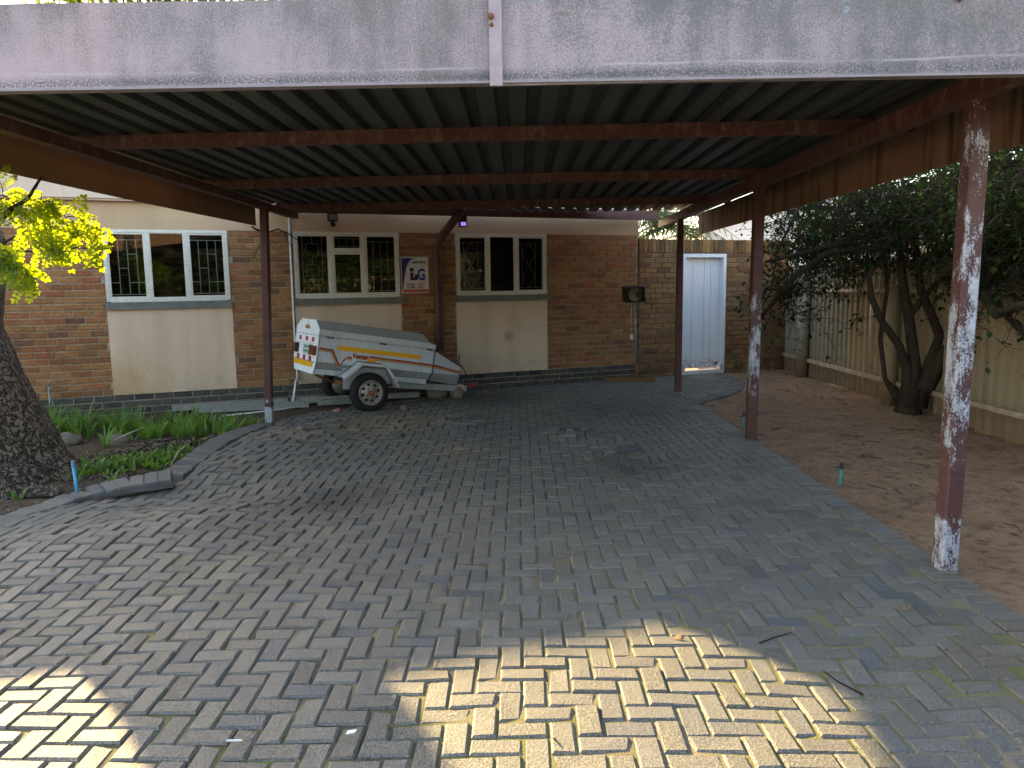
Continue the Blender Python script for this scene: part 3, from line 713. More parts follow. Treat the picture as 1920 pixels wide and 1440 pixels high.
for k, s in enumerate(WINS):
    b = MB(); wbox(b, s - .012, s + WW + .014, .245, 1.375, -.05, .006); o = b.build('panel', PAN[k], house)
    o['label'] = ['cream wall panel with damp stains at its foot', 'cream wall panel behind the trailer', 'cream wall panel with a dark round smudge'][k]
    b = MB(); wbox(b, s - .02, s + WW + .02, 1.375, 1.47, -.06, .045); b.build('sill', 'sill', house)
    win = MB(); fw = .042; f0, f1 = -.035, .022
    wbox(win, s, s + fw, WZ0, WZ1, f0, f1); wbox(win, s + WW - fw, s + WW, WZ0, WZ1, f0, f1)
    wbox(win, s + fw, s + WW - fw, WZ1 - fw, WZ1 - .002, f0, f1); wbox(win, s + fw, s + WW - fw, WZ0 - .008, WZ0 + fw, f0, f1)
    c1, c2 = s + WW * .345, s + WW * .655
    for c in (c1, c2): wbox(win, c - .028, c + .028, WZ0 + fw, WZ1 - fw, f0, f1 - .002)
    wo = win.build('window', 'white_frame', house)
    lights = [(s + fw, c1 - .028), (c1 + .028, c2 - .028), (c2 + .028, s + WW - fw)]
    for q, (a0, a1) in enumerate(lights):
        kind = LAY[k][q][0]; z0, z1 = WZ0 + fw, WZ1 - fw
        fr = MB(); t_ = .024                                   # casement frame
        subs = [(z0, z1)] if kind != 'split' else [(z0, z0 + .60), (z0 + .645, z1)]
        if kind == 'split': wbox(fr, a0, a1, z0 + .60, z0 + .645, f0, f1 - .004)
        for u0, u1 in subs:
            if kind in ('open',): tt = .010
            else: tt = t_
            wbox(fr, a0, a0 + tt, u0, u1, -.02, .012); wbox(fr, a1 - tt, a1, u0, u1, -.02, .012); wbox(fr, a0 + tt, a1 - tt, u1 - tt, u1, -.02, .012); wbox(fr, a0 + tt, a1 - tt, u0, u0 + tt, -.02, .012)
            gl = MB(); gl.add([wp(a0 + tt, u0 + tt, 0), wp(a1 - tt, u0 + tt, 0), wp(a1 - tt, u1 - tt, 0), wp(a0 + tt, u1 - tt, 0)], [(0, 1, 2, 3)]); gl.build('pane', 'glass', wo)
        fr.build('casement_frame', 'white_frame', wo)
        bb = MB()
        if kind in ('basket', 'diamond', 'squares'): bars_grid(bb, a0 + .02, a1 - .02, z0, z1, kind, -.07)
        if kind == 'split': bars_grid(bb, a0 + .02, a1 - .02, z0 + .645, z1, 'ladder', -.07)
        if bb.v: bb.build('burglar_bars', 'bar', wo)
    bl = MB()
    for i in range(44):
        z = WZ0 + .02 + i * .0212
        if k == 1 and z < 1.6: continue
        bl.obox(wp(s + .03, z, -.13), WA * (WW - .06), WN * .018 + UP * .007, UP * .001)
    o = bl.build('blind', 'blind', wo); o['label'] = 'lowered dark venetian blind behind the glass'
# ------------------------------------------------------------------ garden wall with door
gw = empty('garden_wall', wp(2.7, 0), 'brown brick garden wall with upright capping bricks and a white door', 'wall')
b = MB(); DS0, DS1, DZ = 2.12, 3.03, 2.12
wbox(b, 1.24, DS0, -.4, 2.36, -.2, -.012); wbox(b, DS1, 4.46, -.4, 2.36, -.2, -.012); wbox(b, DS0, DS1, DZ, 2.36, -.2, -.012); b.build('wall_core', 'mortar_dark', gw)
G = []
courses(1.235, DS0 - .005, 2.14 - 25 * CH, 25, 'brick_garden', G, .003, .245); courses(DS1 + .005, 4.46, 2.14 - 25 * CH, 25, 'brick_garden', G, .003, .245)
lay(G, gw, 'brick_courses', 300)
cmesh = as_mesh((lambda vf: (vf[0], vf[1]))(brick_mesh(.078, .225, .035, 3)), 'brick_garden', 'capping_brick')
for i in range(38):
    s = 1.28 + i * .0852
    piece('capping_brick', cmesh, wall_matrix(s, 2.14 + .115 + rb.gauss(0, .003), 1, 1, -.03 + rb.gauss(0, .003)), gw, rb.random() * .7)
b = MB(); wbox(b, 1.24, 4.46, 2.345, 2.366, -.2, -.02); b.build('coping', 'mortar_dark', gw)
b = MB(); t_ = .06
wbox(b, DS0, DS0 + t_, 0, DZ, -.12, .02); wbox(b, DS1 - t_, DS1, 0, DZ, -.12, .02); wbox(b, DS0 + t_, DS1 - t_, DZ - t_, DZ, -.12, .018); b.build('door_frame', 'door', gw)
dr = MB(); wbox(dr, DS0 + t_, DS1 - t_, .10, DZ - t_, -.125, -.10); door = dr.build('door', 'door', gw)
edges = [DS0 + t_, DS0 + t_ + .20, DS0 + t_ + .45, DS0 + t_ + .59, DS1 - t_]
for e0, e1 in zip(edges, edges[1:]):
    p_ = MB(); wbox(p_, e0 + .004, e1 - .004, .10, DZ - t_ - .012, -.10, -.082); p_.build('plank', 'door', door)
b = MB(); b.lathe([(0, .018), (.02, .018), (.03, .03), (.05, .02), (.051, 0)], wp(DS1 - t_ - .07, .17, -.082), WN, 10); b.build('bolt', 'rust', door)
b = MB(); wbox(b, DS0 + t_, DS1 - t_, -.05, .055, -.2, -.03); b.build('door_foot_strip', plain('pale_strip', (.66, .62, .58), .8, .2, .05), gw)  # pale strip across the foot of the door opening

# ------------------------------------------------------------------ carport
cp = empty('carport', (-.35, 7.5, 0), 'flat carport with maroon posts, ribbed metal roof and grimy pink fascia', 'carport')
def post(x, y, z1, w, mat, lean=0.0, rz=0.0, label=None):
    b = MB(); p0 = V((x, y, -.1)); h = w / 2
    ca, sa = math.cos(rz), math.sin(rz); ax, ay = V((ca, sa, 0)) * h, V((-sa, ca, 0)) * h; c = .010
    loop = []
    for sx, sy in ((-1, -1), (1, -1), (1, 1), (-1, 1)):
        q1 = ax * sx + ay * sy
        if sx * sy > 0: loop += [q1 - ay.normalized() * c * sy, q1 - ax.normalized() * c * sx]
        else: loop += [q1 - ax.normalized() * c * sx, q1 - ay.normalized() * c * sy]
    nz = 24; vs = []; fs = []
    for i in range(nz + 1):
        z = (z1 + .1) * i / nz
        for q in loop: vs.append(p0 + q + V((lean * z, 0, z)))
    for i in range(nz):
        for j in range(8): fs.append((i * 8 + j, i * 8 + (j + 1) % 8, (i + 1) * 8 + (j + 1) % 8, (i + 1) * 8 + j))
    b.add(vs, fs); o = b.build('post', mat, cp)
    if label: o['label'] = label
post(2.385, 4.13, 2.548, .10, 'peel_near', .010, R(4), 'near right post with flaking white and maroon paint')
post(2.405, 7.79, 2.548, .10, 'peel_mid', .006, R(3), 'middle right post with white peeling patches')
post(2.39, 11.37, 2.548, .09, 'red', 0, 0, 'far right post in plain maroon')
post(-3.095, 9.175, 2.585, .09, 'peel_left', .030, 0, 'left post with bare white foot')
for x, y0, y1, z0, z1 in [(2.40, 3.64, 12.95, 2.545, 2.66), (-3.09, 3.64, 10.72, 2.58, 2.66)]:
    b = MB(); b.box(x - .045, x + .045, y0, y1, z0, z1); b.build('beam', 'red_purlin', cp)
for y0, y1 in [(5.75, 5.60), (8.10, 7.90), (10.55, 10.32)]:
    b = MB(); b.obox((-3.42, y0, 2.662), (6.26, y1 - y0, 0), (0, .055, 0), (0, 0, .098)); b.build('purlin', 'red_purlin', cp)
b = MB(); b.box(-3.42, 2.84, 3.70, 3.755, 2.662, 2.76); b.build('purlin', 'red_purlin', cp)
def back_y(x): return wall_y(x) - .42
b = MB(); b.bar((-3.3, back_y(-3.3) + .16, 2.735), (2.3, back_y(2.3) + .16, 2.735), .09, .15); b.build('gutter', 'red', cp)
prof = [(0, 0), (.098, 0), (.113, .036), (.152, .036), (.167, 0), (.1715, 0)]
rprof = [(0, 0), (.105, 0), (.120, .052), (.1825, .052), (.1975, 0)]
def ribbed(mb, n, place, th=.002):
    pts = []
    for k in range(n):
        for t, h in prof[:-1]: pts.append((k * .1715 + t, h))
    pts.append((n * .1715, 0))
    place(mb, pts)
for k in range(8):
    x0 = -3.40 + k * .79; b = MB(); pts = []
    for i in range(4):
        for t, h in rprof[:-1]: pts.append((i * .1975 + t, h))
    pts.append((.79 + .03, 0)); vs = []; fs = []
    for t, h in pts:
        x = x0 + t
        vs += [(x, 3.66, 2.762 + h + .0015 * k % .003), (x, min(back_y(x) + .1, 12.3), 2.762 + h + .0015 * k % .003)]
    for i in range(len(pts) - 1): fs.append((2 * i, 2 * i + 1, 2 * i + 3, 2 * i + 2))
    nb = len(vs); vs2 = vs + [(x, y, z + .003) for x, y, z in vs]; fs2 = [f[::-1] for f in fs] + [tuple(i + nb for i in f) for f in fs]
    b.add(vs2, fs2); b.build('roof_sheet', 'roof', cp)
# front fascia: two long boards and the cover strip between them
b = MB(); b.obox((-3.62, 3.60, 2.548), (3.53, 0, -.016), (0, .02, 0), (0, 0, .374)); b.build('fascia_board', 'fascia', cp)['label'] = 'left half of the pink front fascia, smoother'
b = MB(); b.obox((-.075, 3.60, 2.524), (3.075, -.02, .012), (0, .02, 0), (0, 0, .387)); b.build('fascia_board', 'fascia', cp)['label'] = 'right half of the front fascia, blackened with grime'
b = MB(); b.box(-.118, -.060, 3.575, 3.598, 2.518, 2.915); b.build('cover_strip', plain('pink_strip', (.36, .285, .305), .7, .25, .1, 20), cp)
b = MB(); b.lathe([(0, .014), (.012, .014), (.013, 0)], (-.108, 3.574, 2.815), (0, -1, 0), 8); b.lathe([(0, .009), (.008, .009), (.009, 0)], (-.106, 3.574, 2.78), (0, -1, 0), 8); b.build('bolt', 'rust', cp)
b = MB(); b.lathe([(0, .012), (.01, .012), (.012, 0)], (1.98, 3.582, 2.855), (0, -1, 0), 8); b.build('bolt', 'rust', cp)
b = MB(); b.obox((-3.60, 3.595, 2.536), (6.6, -.015, -.006), (0, .06, 0), (0, 0, .010)); b.build('fascia_lip', plain('pale_lip', (.27, .235, .25), .7, .25, .1, 20), cp)
# side boards
for y0, y1 in [(3.63, 7.2), (7.205, 10.0)]:
    b = MB(); b.obox((-3.42, y0, 2.415), (0, y1 - y0, .022 if y0 > 5 else 0), (.018, 0, 0), (0, 0, .30)); b.build('side_board', 'board', cp)
for y0, y1, hh_ in [(3.63, 6.6, .388), (6.604, 9.0, .385), (9.004, 12.2, .322)]:
    b = MB(); b.obox((2.85, y0, 2.37), (0, y1 - y0, 0), (.018, 0, 0), (0, 0, hh_)); b.build('side_board', 'board', cp)
# downpipe
b = MB()
pa = wp(-2.05, 2.70, .38); pts = [pa, wp(-2.12, 2.60, .30), wp(-2.27, 2.36, .09), wp(-2.33, 2.20, .06), wp(-2.33, 1.2, .06), wp(-2.33, .02, .06)]
b.tube(pts, .062, 12); dp = b.build('downpipe', 'red', cp)

# ------------------------------------------------------------------ fittings on the house
fl = empty('floodlight', wp(-3.88, 2.55, .02), 'small black floodlight with motion sensor above the middle window', 'lamp')
b = MB(); p0 = wp(-3.88, 2.61, .10)
b.obox(p0 - WA * .07 - UP * .05, WA * .14, WN * .05 + UP * .012, UP * .105 - WN * .01); b.build('housing', 'black', fl)
b = MB(); b.obox(p0 - WA * .055 - UP * .03 + WN * .052, WA * .11, WN * .004, UP * .072 - WN * .006); b.build('lens', 'lamp_glass', fl)
b = MB(); b.bar(wp(-3.88, 2.55, 0), wp(-3.88, 2.56, .11), .03, .03); b.build('bracket', 'black', fl)
b = MB(); b.lathe([(0, .03), (.05, .035), (.065, .02), (.066, 0)], wp(-3.87, 2.515, .05), WN, 12); b.build('sensor', 'black', fl)
lk = empty('insect_lamp', wp(-2.08, 2.5, .1), 'small square black lamp glowing violet beside the top of the downpipe', 'lamp')
b = MB(); b.obox(wp(-2.06, 2.49, .30), WA * .115, WN * .05, UP * .165); b.build('housing', 'black', lk)
b = MB(); b.obox(wp(-2.042, 2.507, .351), WA * .08, WN * .004, UP * .055); b.build('tube_window', 'violet', lk)
b = MB(); b.tube([wp(-2.0, 2.65, .32), wp(-1.99, 2.72, .34), wp(-1.95, 2.76, .35)], .008, 6); b.build('hook', 'galv', lk)
# sign
sg = empty('sign_board', wp(-2.67, 1.52, .02), 'white and blue LG company sign screwed to the brick pier', 'sign')
S0, S1, Z0, Z1 = -2.885, -2.465, 1.525, 2.06
b = MB(); wbox(b, S0, S1, Z0, Z1, .008, .018); b.build('board', 'sign_white', sg)
def spoly(pts, f, mat, nm, th=.0012):
    b = MB(); b.prism([wp(S0 + x * (S1 - S0), Z0 + y * (Z1 - Z0), f) for x, y in pts], WN * th); return b.build(nm, mat, sg)
arc = [(.56, .975), (.42, .945), (.32, .895), (.25, .82), (.19, .70), (.145, .55), (.10, .35), (.05, .10)]
spoly([(.02, .975)] + arc + [(.02, .08)], .0185, 'sign_purple', 'printed_curve')
spoly([(.02, .974)] + [(x - .055, y) for x, y in arc[:6]] + [(.02, .36)], .0200, 'sign_navy', 'printed_curve')
spoly([(.04, .025), (.975, .025), (.975, .105), (.04, .105)], .0185, 'sign_orange', 'printed_band')
# L drawn as a rook tower
spoly([(.32, .36), (.60, .36), (.60, .52), (.49, .52), (.49, .45), (.44, .43), (.44, .61), (.46, .66), (.47, .70), (.42, .69), (.42, .71), (.39, .69), (.37, .71), (.35, .69), (.29, .70), (.305, .65), (.33, .62)], .0186, 'sign_black', 'emblem_tower')
spoly([(.355, .565), (.40, .565), (.40, .605), (.355, .605)], .0200, 'sign_white', 'emblem_window')
text_mesh('G', .235, 'sign_blue', sg, wp(S0 + .585 * (S1 - S0), Z0 + .37 * (Z1 - Z0), .0195), WA, UP, .007, 0, .72)
text_mesh('Luster Group', .062, 'sign_black', sg, wp(S0 + .40 * (S1 - S0), Z0 + .83 * (Z1 - Z0), .0195), WA, UP, .0012, .25, .60)
text_mesh('Tel: 0827', .045, 'sign_black', sg, wp(S0 + .17 * (S1 - S0), Z0 + .215 * (Z1 - Z0), .0195), WA, UP, .0006, 0, .78)
text_mesh('962012', .045, 'sign_red', sg, wp(S0 + .58 * (S1 - S0), Z0 + .215 * (Z1 - Z0), .0195), WA, UP, .0006, 0, .82)
text_mesh('Cell: 0828', .045, 'sign_black', sg, wp(S0 + .17 * (S1 - S0), Z0 + .135 * (Z1 - Z0), .0195), WA, UP, .0006, 0, .72)
text_mesh('963012', .045, 'sign_red', sg, wp(S0 + .58 * (S1 - S0), Z0 + .135 * (Z1 - Z0), .0195), WA, UP, .0006, 0, .82)
# white pipe on the wall
wpz = empty('drain_pipe', wp(-4.46, 0, .03), 'thin white pipe running down beside the middle window with a kinked foot', 'pipe')
b = MB(); b.tube([wp(-4.47, 2.60, .022), wp(-4.47, .60, .022), wp(-4.46, .34, .03), wp(-4.43, .27, .04), wp(-4.33, .255, .05)], .016, 8); b.build('pipe', 'pvc_white', wpz)
b = MB(); b.tube([wp(-4.46, .36, .06), wp(-4.50, .30, .12), wp(-4.58, .02, .35)], .016, 8); b.build('spout', 'pvc_white', wpz)
# tap
tp = empty('garden_tap', wp(-7.56, 0, .1), 'garden tap on an upright steel pipe against the left brickwork', 'tap')
b = MB(); b.tube([wp(-7.56, -.05, .07), wp(-7.56, .44, .07)], .014, 8); b.build('standpipe', 'galv', tp)
b = MB(); b.tube([wp(-7.56, .40, .07), wp(-7.55, .41, .12), wp(-7.53, .37, .15)], .014, 8); b.tube([wp(-7.56, .43, .09), wp(-7.55, .49, .09)], .008, 6); b.build('spout', 'galv', tp)
b = MB(); b.bar(wp(-7.60, .49, .09), wp(-7.51, .49, .09), .014, .01); b.build('handle', 'galv', tp)
# spotlight on stand
sp = empty('spotlight_stand', (1.95, 12.72, 0), 'old black spotlight on a thin pole with an ochre timber foot by the wall', 'lamp')
b = MB(); b.tube([(1.955, 12.66, .28), (1.93, 12.66, .8), (1.90, 12.62, 1.36)], .016, 8); b.build('pole', 'galv', sp)
b = MB(); b.tube([(1.965, 12.66, .02), (1.955, 12.66, .30)], .026, 8); b.build('lower_tube', 'ochre', sp)
b = MB(); b.bar((1.45, 12.70, .025), (2.02, 12.64, .025), .05, .05); b.build('foot', 'ochre', sp)
b = MB(); b.bar((1.99, 12.46, .03), (2.24, 12.58, .03), .05, .06); b.build('foot', 'ochre', sp)
q = V((1.90, 12.50, 1.44)); fx = V((.96, -.1, .05)).normalized(); fn = V((.22, -.95, -.12)).normalized(); fu = fx.cross(fn) * -1
fu = fn.cross(fx).normalized(); fu = fu if fu.z > 0 else -fu
b = MB(); hw, hh = .15, .125
for sx0, sx1, sz0, sz1 in [(-hw, hw, hh - .015, hh), (-hw, hw, -hh, -hh + .015), (-hw, -hw + .015, -hh + .015, hh - .015), (hw - .015, hw, -hh + .015, hh - .015)]:
    b.obox(q + fx * sx0 + fu * sz0 - fn * .02, fx * (sx1 - sx0), fn * .07, fu * (sz1 - sz0))
b.obox(q - fx * hw - fu * hh - fn * .06, fx * 2 * hw, fn * .04, fu * 2 * hh)
b.prism([q - fx * hw - fu * hh - fn * .06, q + fx * hw - fu * hh - fn * .06, q + fx * hw * .5 - fu * hh - fn * .2, q - fx * hw * .9 - fu * hh - fn * .2], fu * 2 * hh)
b.build('housing', 'black', sp)
b = MB(); b.lathe([(-.018, 0), (-.008, .06), (.004, .095), (.012, .10), (.013, .108), (.0, .112)], q + fn * .0, fn, 24); b.build('reflector', plain('amber_reflector_bowl', (.22, .19, .11), .35, .5, .2, 20), sp)
b = MB(); b.tube([(1.86, 12.56, 1.32), (1.85, 12.6, 1.0), (1.87, 12.62, .78)], .004, 5); b.build('cord', 'pvc_white', sp)
b = MB(); b.obox((1.845, 12.60, .70), (.05, 0, 0), (0, .03, 0), (0, 0, .08)); b.build('plug', 'pvc_white', sp)

# ------------------------------------------------------------------ trailer
TP = V((-1.97, 9.80, 0.0)); ph = R(32); E1 = V((math.cos(ph), math.sin(ph), 0)); E2 = V((-math.sin(ph), math.cos(ph), 0))
tr = empty('luggage_trailer', tuple(TP), 'small grey-white box trailer with yellow strip, nose down by the wall', 'trailer')
TC, TS = .9863, .165
U_ = E1 * TC - UP * TS; VV = E1 * TS + UP * TC; T0 = TP + E1 * -.569 + E2 * .17 + UP * 1.016
def T(u, w, v): return T0 + U_ * u + E2 * w + VV * v
def L(l, off, z): return TP + E1 * l + E2 * off + UP * z
def hull(mb, sec0, sec1, cap0=True, cap1=True):
    k = len(sec0); vs = list(sec0) + list(sec1)
    fs = [(i, (i + 1) % k, (i + 1) % k + k, i + k) for i in range(k)]
    if cap0: fs.append(tuple(range(k))[::-1])
    if cap1: fs.append(tuple(range(k, 2 * k)))
    mb.add(vs, fs)
LB = 1.637
sec = [(0, 0), (0, -.33), (1, -.33), (1, 0)]
b = MB(); hull(b, [T(.006, w, v) for w, v in sec], [T(LB, w, v) for w, v in sec]); body = b.build('body', 't_side', tr)
sec = [(0.001, -.33), (.085, -.43), (.915, -.43), (.999, -.33)]
b = MB(); hull(b, [T(.006, w, v) for w, v in sec], [T(LB - .01, w, v) for w, v in sec]); b.build('lower_panel', 't_low', body)
sec = [(.082, -.43), (.082, -.495), (.918, -.495), (.918, -.43)]
b = MB(); hull(b, [T(.006, w, v) for w, v in sec], [T(LB - .04, w, v) for w, v in sec]); b.build('sill_strip', 't_side', body)
# seam ribs on the lower panel
b = MB()
for t in (.25, .5, .75): b.bar(T(.01, .085 * t - .002, -.33 - .10 * t), T(LB - .02, .085 * t - .002, -.33 - .10 * t), .004, .006)
b.build('seam', 't_lid', body)
# lid
ls = [(-.008, .004), (-.008, .088), (.19, .20), (.81, .20), (1.008, .088), (1.008, .004)]
lf = [(-.008, .004), (-.008, .066), (.19, .095), (.81, .095), (1.008, .066), (1.008, .004)]
b = MB(); um = LB - .13
hull(b, [T(-.01, w, v) for w, v in ls], [T(um, w, v) for w, v in ls], True, False); hull(b, [T(um, w, v) for w, v in ls], [T(LB + .012, w, v) for w, v in lf], False, True)
lid = b.build('lid', 't_lid', tr)
b = MB(); b.add([T(0, -.0105, .006), T(LB, -.0105, .006), T(LB, -.0105, .064), T(um, -.0105, .084), T(0, -.0105, .084)], [(0, 1, 2, 3, 4)]); b.build('lid_side', 't_side', lid)
# nose cone
n0 = [(0.004, -.012), (.004, -.33), (.085, -.44), (.915, -.44), (.996, -.33), (.996, -.012)]
n1 = [(.17, -.20), (.17, -.33), (.21, -.465), (.79, -.465), (.83, -.33), (.83, -.20)]
b = MB(); hull(b, [T(LB, w, v) for w, v in n0], [T(2.15, w, v) for w, v in n1]); nose = b.build('nose', 't_low', tr)
b = MB(); b.add([T(LB + .004, -.002, -.02), T(LB + .004, -.002, -.325), T(2.148, .166, -.325), T(2.148, .166, -.20)], [(0, 1, 2, 3)]); b.build('nose_side', 't_side', nose)
b = MB(); b.bar(T(LB, .0, -.012), T(2.16, .165, -.198), .018, .014); b.bar(T(LB - .002, -.006, .0), T(LB - .002, -.006, -.33), .012, .01); b.bar(T(LB - .002, -.006, -.33), T(LB - .03, .078, -.49), .012, .01); b.build('rubber_edge', 'black', nose)
b = MB(); b.obox(T(LB, .02, -.004), U_ * .53 - VV * .19 + E2 * .15, E2 * .66, VV * .008); b.build('nose_top', 't_side', nose)
# rear panel
rp = [(-.005, .0), (-.008, -.12), (.0, -.33), (.085, -.50), (.915, -.50), (1.0, -.33), (1.008, -.12), (1.005, .0)]
b = MB(); b.prism([T(-.006, w, v) for w, v in rp], U_ * -.012); rear = b.build('rear_panel', 't_rear', tr)
b = MB(); b.prism([T(-.012, w, v) for w, v in [(-.008, .006), (-.008, .088), (.19, .20), (.81, .20), (1.008, .088), (1.008, .006)]], U_ * -.006); b.build('lid_end', 't_rear', lid)
RU = -.0195
def rbox(nm, mat, w0, w1, v0, v1, d=.008, par=None):
    b = MB(); b.obox(T(RU + .002, w0, v0), E2 * (w1 - w0), VV * (v1 - v0), U_ * -d); return b.build(nm, mat, par or rear)
for w in (.20, .47, .77): rbox('reflector', 'refl_red', w - .042, w + .042, -.085, -.03)
for w in (.24, .50, .77): rbox('reflector', 'refl_red', w - .04, w + .04, -.345, -.275, .012)
for w0 in (.015, .80):
    o = rbox('tail_light', 'tail', w0, w0 + .185, -.255, -.135, .04)
    rbox('lamp_rim', 'black', w0 - .006 if w0 > .5 else w0 + .16, w0 + .03 if w0 > .5 else w0 + .19, -.26, -.13, .043, rear)
pl = rbox('number_plate', 'plate', .26, .60, -.265, -.125, .006)
for k in range(2):
    for i in range(5): rbox('plate_mark', 'plate_green', .30 + i * .055, .335 + i * .055, -.24 + k * .06, -.205 + k * .06, .008)
rbox('reflective_strip', 'yellow', .11, .47, -.415, -.35, .006); rbox('reflective_strip', 'yellow', .478, .955, -.415, -.35, .006)
rbox('bumper_seam', 'galv', .03, .97, -.347, -.338, .01); rbox('panel_step', 't_side', .01, .99, -.115, -.108, .006)
for i, (w, h) in enumerate(((.56, .05), (.49, .062), (.43, .045))):
    rbox('badge_letter', ['s_red', 's_orange', 'rust'][i], w, w + .028, .075, .075 + h, .006, lid)
    rbox('badge_letter', 's_tan', w - .03, w - .012, .078, .078 + h * .6, .006, lid)
# side tape, stripes, lettering
def sidebox(nm, mat, u0, u1, v0, v1, d=.003):
    b = MB(); b.obox(T(u0, -.0005, v0), U_ * (u1 - u0), VV * (v1 - v0), E2 * -d); return b.build(nm, mat, body)
sidebox('reflective_tape', 'yellow', .25, 1.425, -.156, -.096)
sidebox('side_reflector', 'refl_amber', .675, .785, -.262, -.225, .012)
def stripe(path, par=body):
    for k, (mt, o0, o1) in enumerate((('s_red', 0, .017), ('s_orange', .017, .032), ('s_tan', .036, .047))):
        b = MB()
        for (ua, wa, va), (ub, wb, vb) in zip(path, path[1:]):
            du, dv = ub - ua, vb - va; ln = math.hypot(du, dv); nu, nv = (dv / ln, -du / ln)
            if abs(dv) < abs(du) * .8: nu, nv = 0, -1
            P = [T(ua + nu * o0, wa - .003 - k * .0004, va + nv * o0), T(ub + nu * o0, wb - .003 - k * .0004, vb + nv * o0), T(ub + nu * o1, wb - .003 - k * .0004, vb + nv * o1), T(ua + nu * o1, wa - .003 - k * .0004, va + nv * o1)]
            b.add(P, [(0, 1, 2, 3)])
        b.build('stripe', mt, par)
stripe([(.008, 0, -.145), (.185, 0, -.152)]); stripe([(.19, 0, -.15), (.30, 0, -.345)]); stripe([(.40, 0, -.225), (.455, 0, -.225)])
b = MB(); b.add([T(.30, -.004, -.345), T(.345, -.004, -.27), T(.405, -.004, -.222), T(.405, -.004, -.242), T(.365, -.004, -.275), T(.325, -.004, -.33)], [(0, 1, 2, 3, 4, 5)]); b.build('stripe', 's_red', body)
stripe([(.70, 0, -.187), (LB - .005, 0, -.205)]); stripe([(LB + .008, 0, -.205), (2.14, .165, -.265)], nose)
text_mesh('Venter', .098, 's_orange', body, tuple(T(.458, -.003, -.242)), U_, VV, .003, .1, .80)
text_mesh('Venter', .098, 's_red', body, tuple(T(.462, -.0055, -.236)), U_, VV, .0015, .1, .80)
for u in (.13, .86, 1.55):
    b = MB(); b.obox(T(u - .05, -.002, -.022), U_ * .10, VV * .03, E2 * -.012); lt = b.build('latch', 'galv', body)
    b = MB(); b.obox(T(u - .03, -.012, -.014), U_ * .02, VV * .018, E2 * -.012); b.obox(T(u + .012, -.012, -.014), U_ * .02, VV * .018, E2 * -.012); b.build('latch_hook', 'black', lt)
b = MB()
for u in (.012, LB - .012):
    for k in range(6): b.lathe([(0, .006), (.003, .005), (.004, 0)], T(u + (.012 if u < 1 else -.012), -.001, -.03 - k * .055), E2 * -1, 6)
tag(b.build('rivets', 'galv', body), kind='stuff')
# mudguards
for side in (0, 1):
    prof2 = [(-.345, .475), (-.20, .565), (-.085, .648), (.25, .592), (.34, .44), (.41, .285)]
    w0, w1 = (-.02, .20) if side == 0 else (1.14, 1.33)
    b = MB()
    for (a0, b0), (a1, b1) in zip(prof2, prof2[1:]):
        d = V((a1 - a0, b1 - b0)).normalized(); nx, nz = -d.y * .006, d.x * .006
        b.add([L(a0, w0, b0), L(a1, w0, b1), L(a1, w1, b1), L(a0, w1, b0), L(a0 + nx, w0, b0 + nz), L(a1 + nx, w0, b1 + nz), L(a1 + nx, w1, b1 + nz), L(a0 + nx, w1, b0 + nz)],
              [(0, 3, 2, 1), (4, 5, 6, 7), (0, 1, 5, 4), (2, 3, 7, 6), (1, 2, 6, 5), (3, 0, 4, 7)])
    mgd = b.build('mudguard', 't_side', tr)
    if side == 0:
        b = MB()
        for (a0, b0), (a1, b1) in zip(prof2, prof2[1:]): b.bar(L(a0, .168, b0 + .010), L(a1, .168, b1 + .010), .012, .012)
        b.build('rubber_edge', 'black', mgd)
        b = MB()
        for (a0, b0), (a1, b1) in zip(prof2[:-2], prof2[1:-1]): b.bar(L(a0, w0 + .004, b0 - .012), L(a1, w0 + .004, b1 - .012), .006, .03)
        b.build('lip', 't_side', mgd)
        b = MB(); b.obox(L(-.30, .165, .30), E1 * .62, E2 * .006, UP * .28 ); b.build('inner_plate', 't_low', mgd)
# wheels
def wheel(off, sgn):
    c = L(.025, off, .247); ax = E2 * sgn; Rr = .262
    b = MB(); b.lathe([(.015, .165), (.0, .19), (.004, .225), (.022, .25), (.045, Rr), (.115, Rr), (.138, .25), (.156, .225), (.16, .19), (.145, .165)], c, ax, 36); w = b.build('wheel', 'tyre', tr)
    b = MB(); b.lathe([(.012, .168), (.004, .162), (.010, .152), (.03, .148), (.045, .142), (.045, .125), (.028, .10), (.022, .05), (.020, 0)], c, ax, 32); b.lathe([(.045, .142), (.15, .15), (.15, 0)], c, ax, 24); rim = b.build('rim', 'rim', w)
    if sgn > 0:
        x = E1; y = UP
        for k in range(8):
            a = 2 * math.pi * k / 8 + .2; p = c + (x * math.cos(a) + y * math.sin(a)) * .108 + ax * .03
            b = MB(); b.lathe([(-.004, .0), (-.005, .019), (.012, .019)], p, ax, 8); b.build('rim_hole', 'rim_hole', w)
        for k in range(4):
            a = 2 * math.pi * k / 4 + .5; p = c + (x * math.cos(a) + y * math.sin(a)) * .062 + ax * .014
            b = MB(); b.lathe([(-.008, 0), (-.008, .009), (.01, .009)], p, ax, 6); b.build('wheel_nut', 'rust', w)
        b = MB(); b.lathe([(-.045, 0), (-.044, .02), (-.036, .030), (.02, .036)], c, ax, 14); b.build('hub_cap', 'hub', w)
wheel(0.0, 1); wheel(1.30, -1)
b = MB(); b.tube([L(.025, .12, .247), L(.025, 1.18, .247)], .028, 10); b.build('axle', 'rust', tr)
for off in (.22, 1.08):
    b = MB(); b.tube([L(-.38, off, .42), L(-.15, off, .30), L(.025, off, .275), L(.2, off, .28), L(.44, off, .31)], .022, 6); b.build('leaf_spring', 'rust', tr)
for o0, o1 in ((.32, .52), (1.02, .80)):
    b = MB(); b.bar(L(.25, o0, .315), L(1.70, o1, .11), .05, .085); b.build('drawbar', 't_low', tr)
